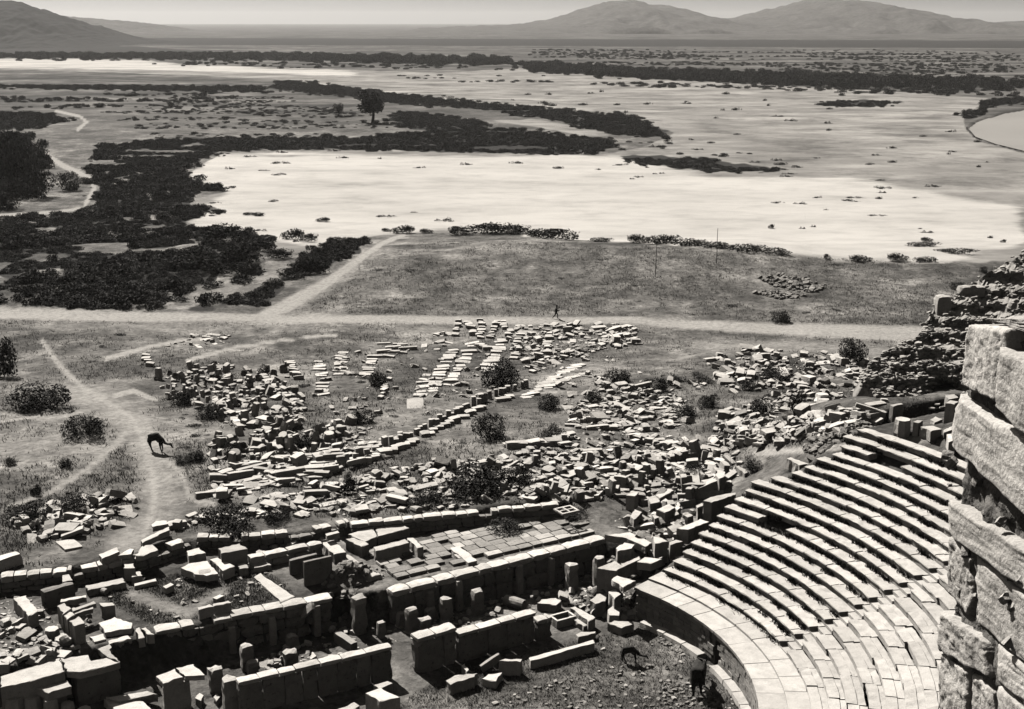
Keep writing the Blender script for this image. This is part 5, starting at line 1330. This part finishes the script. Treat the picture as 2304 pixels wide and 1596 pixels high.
scrub('dark scrub belts along and beyond the white sand flat', [(DARK[1], 1.9, 1.0, 2.2, .75, 20, .15), (DARK[2], 2.2, 1.2, 2.5, .7, 25, .12), (DARK[3], 2.4, 1.2, 2.4, .7, 20, .2), (DARK[4], 2.6, 1.5, 3, .8, 30, .1), (DARK[5], 2.2, 1.2, 2.8, .8, 20, .1),
      (DARK[6], 1.6, 1.5, 3.0, 1.3, 20, .05), (DARK[7], 1.7, .8, 1.9, .6, 14, .25), (DARK[11], 3, 1.4, 2.6, .7, 14, .3), (DARK[10], 2.8, 1.5, 2.6, .8, 14, .05),
      ([(200, 215), (600, 212), (780, 250), (900, 290), (760, 305), (330, 310), (240, 250)], 4.5, .6, 2.2, .6, 30, .5), ([(0, 200), (480, 208), (480, 240), (0, 245)], 6, 1, 3.2, .8, 40, .5), ([(1500, 300), (1560, 330), (1800, 360), (1850, 380), (1500, 345), (1420, 320)], 5, .8, 1.8, .6, 14, .5)])
scrub('far dark hedge lines and bushes across the plain', [(DARK[8], 5.5, 2.5, 5, 1.0, 40, .1), (DARK[9], 7, 3, 6, 1.0, 50, .1), ([(0, 134), (1150, 150), (1150, 160), (600, 150), (0, 140)], 16, 2, 5, .8, 60, .55), ([(1200, 110), (2304, 120), (2304, 180), (1200, 140)], 12, 1.5, 4, .7, 60, .5),
      ([(820, 172), (1100, 168), (1500, 185), (1900, 205), (1500, 205), (1000, 185)], 9, 1.6, 4, .6, 40, .52), ([(1800, 195), (2304, 200), (2304, 216), (1900, 214)], 9, 2, 4, .8, 40, .4)])
scrub('low dark scrub scattered over the near grassland', [([(0, 730), (300, 735), (330, 830), (250, 890), (120, 800), (0, 760)], 4.5, .4, 1.1, .4, 8, .5), ([(60, 920), (280, 940), (320, 1100), (200, 1130), (0, 1130), (0, 950)], 4.2, .3, .8, .5, 8, .5),
      ([(700, 640), (1000, 545), (1700, 570), (2100, 620), (2000, 720), (1000, 700)], 6.5, .4, 1.3, .3, 14, .55), ([(1260, 860), (1560, 830), (1960, 900), (1700, 1010), (1250, 1010)], 3.0, .4, 1.2, .55, 6, .5), ([(350, 850), (800, 830), (1000, 930), (700, 1060), (480, 1080)], 2.4, .35, .8, .5, 5, .5),
      ([(560, 1130), (960, 1040), (1480, 1030), (1640, 1050), (1460, 1130), (900, 1150)], 2.0, .35, .9, .5, 5, .45)])

def tree(px, py, wpx, hpx, label, n=3200):
    X, Y, Z = G(px, py); k = FPX / (Y * CP - (Z - CAMH) * SP); w = wpx / k; h = hpx / k
    t = empty('tree', (X, Y, Z - .1)); tag(t, label, 'tree', 'trees on the plain')
    V, F = [], []
    def limb(a, b, r0, r1):
        a = Vector(a); b = Vector(b); d = (b - a).normalized(); u = d.orthogonal().normalized(); v = d.cross(u); o = len(V)
        for p, r in ((a, r0), ((a + b) / 2 + u * r0 * .3, (r0 + r1) / 2), (b, r1)):
            for i in range(7): V.append(p + (u * math.cos(i * .8976) + v * math.sin(i * .8976)) * r)
        for j in range(2):
            for i in range(7): F.append((o + j * 7 + i, o + j * 7 + (i + 1) % 7, o + (j + 1) * 7 + (i + 1) % 7, o + (j + 1) * 7 + i))
    limb((0, 0, 0), (.05 * w, 0, h * .38), .045 * h, .03 * h)
    r = random.Random(px)
    for i in range(6):
        a = i * 1.05; limb((.03 * w, 0, h * .3), (w * .3 * math.cos(a), w * .3 * math.sin(a), h * r.uniform(.55, .75)), .022 * h, .006 * h)
    link('trunk', mesh_of('trunk', V, F, BARK), t)
    lob = [(r.uniform(-.3, .3) * w, r.uniform(-.3, .3) * w, h * r.uniform(.36, .80), w * r.uniform(.2, .3), h * r.uniform(.13, .19)) for _ in range(16)]
    V, F = leaves(n, lob, .045 * w, int(px)); link('crown', mesh_np('crown', V, F, LEAF), t)
bush(155, 430, 60, 44, 'spiky dark bush beside the winding track at left', 'bushes among the ruins')
bush(190, 415, 40, 16, 'low bush on the winding track at left', 'bushes among the ruins')
tree(838, 277, 66, 82, 'lone broad dark tree standing on the scrub belt')
tree(762, 263, 26, 34, 'small bushy tree left of the lone broad tree', 1200)
bush(20, 412, 130, 112, 'tallest dark shrub mass cut by the left edge', 'bushes among the ruins')
bush(66, 448, 110, 66, 'dark shrub right below the tallest one at the left edge', 'bushes among the ruins')
bush(4, 474, 110, 60, 'lowest dark shrub at the left edge beside the pale track', 'bushes among the ruins')

# ------------------------------------------------------------------ grasses and weeds
def blades(name, label, pts, h0, h1, mat, per=5, spread=.16, width=.03, lean=.5):
    n = len(pts); P = np.repeat(np.asarray(pts, float), per, 0); N = len(P)
    P = P + np.stack([rng.normal(0, spread, N), rng.normal(0, spread, N), np.zeros(N)], -1)
    hh = rng.uniform(h0, h1, N); a = rng.uniform(0, 6.28, N); le = rng.normal(0, lean, (N, 2)) * hh[:, None]
    dx = np.stack([np.cos(a), np.sin(a), np.zeros(N)], -1) * (width * (.5 + rng.random(N)))[:, None]
    tip = P + np.stack([le[:, 0], le[:, 1], hh], -1)
    V = np.stack([P - dx, P + dx, tip], 1).reshape(-1, 3)
    o = link(name, mesh_np(name, V, np.arange(N * 3).reshape(N, 3), mat)); tag(o, label, 'grass', kind='stuff')
def grass_pts(poly, n, thr=.35):
    P = np.array(poly, float); out = []; got = 0
    while got < n:
        x = rng.uniform(P[:, 0].min(), P[:, 0].max(), n * 2); y = rng.uniform(P[:, 1].min(), P[:, 1].max(), n * 2)
        ok = inpoly(x, y, poly); x, y = x[ok], y[ok]
        z = np.full(len(x), 2.0)
        for _ in range(14):
            X, Y = up(x, y, z); z = .5 * z + .5 * H(X, Y)
        k = (.5 * vn(X / 2.3, Y / 2.3) + .5 * vn(X / 9 + 7, Y / 9) > thr * (.35 + .45 * rng.random(len(x)))) & (pathval(x, y) < .15 + .3 * rng.random(len(x)))
        s_, t_ = st(X, Y)
        k &= ~((t_ < t_hypo(s_) + .9) & (t_ > t_hypo(s_) - .9) & (s_ < 21)) & ~((np.abs(t_ - t_back(s_)) < .8) & (s_ < 18))
        k &= ~((s_ > 3.5) & (s_ < 19.5) & (t_ > 6.5) & (t_ < 13.5))
        out.append(np.stack([X, Y, z], -1)[k]); got += int(k.sum())
    return np.concatenate(out)[:n]
blades('grass', 'dry grass tufts over the near fields and the mound', np.concatenate([grass_pts([(0, 720), (2100, 720), (2100, 900), (1640, 1060), (1400, 1150), (560, 1170), (330, 1220), (0, 1290)], 15000, .8), grass_pts([(640, 700), (760, 620), (950, 540), (1400, 550), (1780, 578), (2304, 600), (2200, 760), (1100, 715)], 9000, .8)]), .10, .34, DRY, 4, .22, .03)
blades('grass', 'short grass on the court and the orchestra floor', np.concatenate([grass_pts([(200, 1330), (560, 1260), (660, 1330), (440, 1420), (330, 1400)], 3500, .3), grass_pts([(880, 1595), (1000, 1520), (1300, 1440), (1480, 1400), (1640, 1500), (1690, 1600)], 4500, .3)]), .05, .18, DRY, 4, .12, .02)
def rubble_fast(name, label, polys, s0, s1, mat):
    pts = np.concatenate([grass_pts(pl, n, .55) for pl, n in polys]); n = len(pts)
    T_ = [np.array(rough_box(1.5, 1, .7, i, .22, 1, .16)[0]) for i in range(8)]; F0 = np.array(rough_box(1.5, 1, .7, 0, .22, 1, .16)[1]); nv = len(T_[0])
    B_ = np.stack([T_[i] for i in rng.integers(0, 8, n)]) * (s0 + (s1 - s0) * rng.random(n) ** 2.2)[:, None, None]
    a, b = rng.uniform(0, 6.28, n), rng.normal(0, .35, n); ca, sa, cb, sb = np.cos(a), np.sin(a), np.cos(b), np.sin(b); Z_ = np.zeros(n)
    R_ = np.stack([np.stack([ca * cb, -sa, ca * sb], -1), np.stack([sa * cb, ca, sa * sb], -1), np.stack([-sb, Z_, cb], -1)], 1)
    V = np.einsum('nij,nkj->nki', R_, B_) + (pts - np.array([0, 0, .05]))[:, None, :]
    F = (F0[None] + (np.arange(n) * nv)[:, None, None]).reshape(-1, 4)
    o = link(name, mesh_np(name, V.reshape(-1, 3), F, mat)); tag(o, label, 'rubble', kind='stuff')
rubble_fast('rubble', 'small pale rubble filling the gaps between the fallen stones', [
    ([(345, 850), (480, 822), (640, 838), (690, 930), (650, 1000), (545, 985), (470, 925), (380, 900)], 350), ([(470, 970), (660, 990), (790, 950), (900, 985), (880, 1030), (700, 1080), (480, 1125)], 300),
    ([(560, 1130), (960, 1040), (1480, 1020), (1640, 1010), (1640, 1090), (1460, 1130), (1180, 1130), (780, 1165)], 750), ([(1130, 735), (1430, 735), (1435, 775), (1200, 840)], 250), ([(1260, 890), (1420, 860), (1540, 900), (1560, 950), (1420, 985), (1290, 960)], 300),
    ([(1585, 815), (1700, 785), (1960, 810), (1930, 870), (1640, 885)], 250), ([(1620, 930), (1790, 880), (1960, 930), (1930, 970), (1760, 1000), (1600, 1010)], 450), ([(20, 1170), (200, 1120), (310, 1160), (240, 1200), (60, 1225)], 100),
    ([(760, 800), (1000, 760), (1180, 830), (1000, 950), (820, 980), (700, 900)], 175), ([(1240, 985), (1660, 985), (1660, 1030), (1100, 1045)], 175)], .12, .6, MARBLE)
rubble_fast('rubble', 'chips of stone lying on the hall floor, court and orchestra', [([(560, 1490), (740, 1420), (1000, 1350), (1330, 1300), (1340, 1350), (900, 1450), (600, 1520)], 260), ([(200, 1330), (560, 1260), (660, 1330), (440, 1420)], 120),
    ([(0, 1330), (200, 1380), (220, 1500), (0, 1595)], 260), ([(1000, 1595), (1250, 1500), (1480, 1400), (1640, 1500), (1690, 1600)], 90), ([(1280, 1340), (1440, 1320), (1460, 1400), (1300, 1390)], 160), ([(1380, 1170), (1560, 1120), (1600, 1160), (1480, 1260)], 160)], .05, .26, MARBLE)
wp = []
for k in range(19):                                 # weeds in the angle below each seat riser
    left = LEFT.get(k, 45); rk = R0 + TREAD * k
    for _ in range(int(120 + 6 * k)):
        th = D(random.uniform(12.5, left)); q_ = random.random()
        if float(vn(math.degrees(th) / 2.2 + k * 9, k * 3.3)) < .42: continue
        r_ = rk + random.uniform(-.08, .10); wp.append((CEN[0] + r_ * math.cos(th), CEN[1] + r_ * math.sin(th), Z0 + RISE * (k - 1) - .05))
blades('weeds', 'dark weeds growing along the foot of the seat rows', wp, .10, .36, WEED, 9, .10, .035, .4)

# ------------------------------------------------------------------ poles
for x, y0, y1, lab in ((1474, 622, 540, 'thin leaning wooden pole on the grassy mound'), (1612, 592, 512, 'thin wooden pole at the sand edge, right of the leaning one')):
    X, Y, Z = G(x, y0); h = (y0 - y1) / FPX * Y
    V, F = [], []
    for j in range(6):
        for i in range(7): V.append((.06 * (1 - .07 * j) * math.cos(i * .8976) + .02 * math.sin(j * 1.3), .06 * (1 - .07 * j) * math.sin(i * .8976), h * j / 5 - .2 * (j == 0)))
    for j in range(5):
        for i in range(7): F.append((j * 7 + i, j * 7 + (i + 1) % 7, (j + 1) * 7 + (i + 1) % 7, (j + 1) * 7 + i))
    F.append(tuple(35 + i for i in range(7)))
    tag(link('wooden_pole', mesh_of('wooden_pole', V, F, WOOD), None, (X, Y, Z), rot=Euler((0, .03 if x < 1500 else 0, 0))), lab, 'pole', 'poles on the mound')

# ------------------------------------------------------------------ camels and the walking man
def skinned(name, joints, bones, mat, loc, rz, label, cat, scale=1.0, root=0, group=None, fat=1.0):
    me = bpy.data.meshes.new(name); me.from_pydata([Vector(j[:3]) * scale for j in joints], bones, []); me.materials.append(mat)
    o = link(name, me, None, loc, rz)
    md = o.modifiers.new('skin', 'SKIN'); md.use_smooth_shade = True
    sv = me.skin_vertices[0].data
    for v, j in zip(sv, joints):
        r = j[3] * scale * fat; v.radius = (r, j[4] * scale * fat if len(j) > 4 else r)
    sv[root].use_root = True
    sb = o.modifiers.new('sub', 'SUBSURF'); sb.levels = 1; sb.render_levels = 2
    tag(o, label, cat, group)
    return o
def camel(px, py, rz, s_, label, headlow=.9, fat=1.0):
    X, Y, Z = G(px, py)
    J = [(-.62, 0, 1.28, .26, .30), (-.25, 0, 1.32, .30, .36), (.10, 0, 1.52, .27, .42), (.45, 0, 1.30, .28, .34), (.72, 0, 1.22, .22, .24),           # trunk, hump at 2
         (1.00, 0, .98, .13), (1.32, 0, .92, .10), (1.58, 0, 1.08 if headlow < .8 else .98, .10), (1.72, 0, .98 if headlow < .8 else .80, .085), (1.84, 0, .88 if headlow < .8 else .62, .055),  # neck, head
         (-.66, .17, 1.02, .17), (-.78, .18, .62, .085), (-.66, .18, .28, .055), (-.70, .18, .04, .075),
         (-.60, -.17, 1.02, .17), (-.52, -.18, .62, .085), (-.34, -.18, .28, .055), (-.22, -.18, .04, .075),
         (.52, .16, 1.00, .14), (.56, .16, .58, .075), (.60, .16, .28, .055), (.46, .16, .04, .07),
         (.56, -.16, 1.00, .14), (.58, -.16, .58, .075), (.66, -.16, .28, .055), (.76, -.16, .04, .07),
         (-.86, 0, 1.20, .05), (-.93, 0, .80, .03), (.12, 0, 1.86, .13, .16), (1.62, .09, 1.16 if headlow < .8 else 1.05, .03), (1.62, -.09, 1.16 if headlow < .8 else 1.05, .03)]
    E_ = [(0, 1), (1, 2), (2, 3), (3, 4), (4, 5), (5, 6), (6, 7), (7, 8), (8, 9), (0, 10), (10, 11), (11, 12), (12, 13), (0, 14), (14, 15), (15, 16), (16, 17), (3, 18), (18, 19), (19, 20), (20, 21), (3, 22), (22, 23), (23, 24), (24, 25), (0, 26), (26, 27), (2, 28), (7, 29), (7, 30)]
    return skinned('camel', J, E_, HIDE, (X, Y, Z - .02), rz, label, 'camel', s_, 1, 'camels among the ruins', fat)
camel(352, 1017, -.38, .92, 'dark camel walking with lowered neck beside the footpath')
camel(1416, 1492, -.22, .64, 'young dark camel grazing on the orchestra floor')
camel(1572, 1556, 1.25, 1.05, 'shaggy dark camel seen from behind near the podium wall', .9, 1.28)
X, Y, Z = G(1251, 717)
PJ = [(0, 0, .92, .14, .15), (.02, 0, 1.15, .15, .19), (.06, 0, 1.38, .13, .20), (.08, 0, 1.50, .055), (.10, 0, 1.62, .095, .09), (.10, 0, 1.71, .09, .09),
      (.04, .10, .84, .095), (.24, .10, .50, .068), (.20, .10, .10, .045), (.32, .10, .04, .04), (-.04, -.10, .84, .095), (-.14, -.10, .48, .068), (-.44, -.10, .20, .045), (-.42, -.10, .06, .035),
      (.05, .21, 1.36, .062), (-.12, .27, 1.14, .05), (.06, .28, .98, .04), (.12, .28, .96, .032), (.07, -.21, 1.36, .062), (.20, -.27, 1.14, .05), (.42, -.22, 1.12, .04), (.48, -.21, 1.13, .032)]
PE = [(0, 1), (1, 2), (2, 3), (3, 4), (4, 5), (0, 6), (6, 7), (7, 8), (8, 9), (0, 10), (10, 11), (11, 12), (12, 13), (2, 14), (14, 15), (15, 16), (16, 17), (2, 18), (18, 19), (19, 20), (20, 21)]
man = skinned('person', PJ, PE, CLOTH, (X, Y, Z - .03), .05, 'person in dark clothes striding along the dirt road', 'person', fat=1.25)
V, F = drum(.13, .12, 5, 14)
hat = link('hat', mesh_of('hat', V, F, CLOTH), man, (.10, 0, 1.72))
V, F = drum(.075, .1, 6, 12)
link('face', mesh_of('face', [(a * .8 + .05, b, c * 1.3) for a, b, c in V], F, SKIN), man, (.11, 0, 1.56))

# ------------------------------------------------------------------ haze
hm = bpy.data.materials.new('haze'); hm.use_nodes = True; ht = hm.node_tree
ht.nodes.remove(ht.nodes['Principled BSDF']); pv = ht.nodes.new('ShaderNodeVolumePrincipled')
pv.inputs['Color'].default_value = (.97, .955, .93, 1); pv.inputs['Density'].default_value = 4.6e-5; pv.inputs['Anisotropy'].default_value = .35
ht.links.new(pv.outputs[0], ht.nodes['Material Output'].inputs['Volume'])
x0, x1, y0, y1, z0, z1 = -15000, 15000, -100, 24000, -7, 190
V = [(a, b, c) for a in (x0, x1) for b in (y0, y1) for c in (z0, z1)]
F = [(0, 1, 3, 2), (4, 6, 7, 5), (0, 4, 5, 1), (2, 3, 7, 6), (0, 2, 6, 4), (1, 5, 7, 3)]
o = link('haze', mesh_of('haze', V, F, hm)); o['kind'] = 'stuff'
tag(o, 'pale dusty haze lying over the whole plain', 'haze')
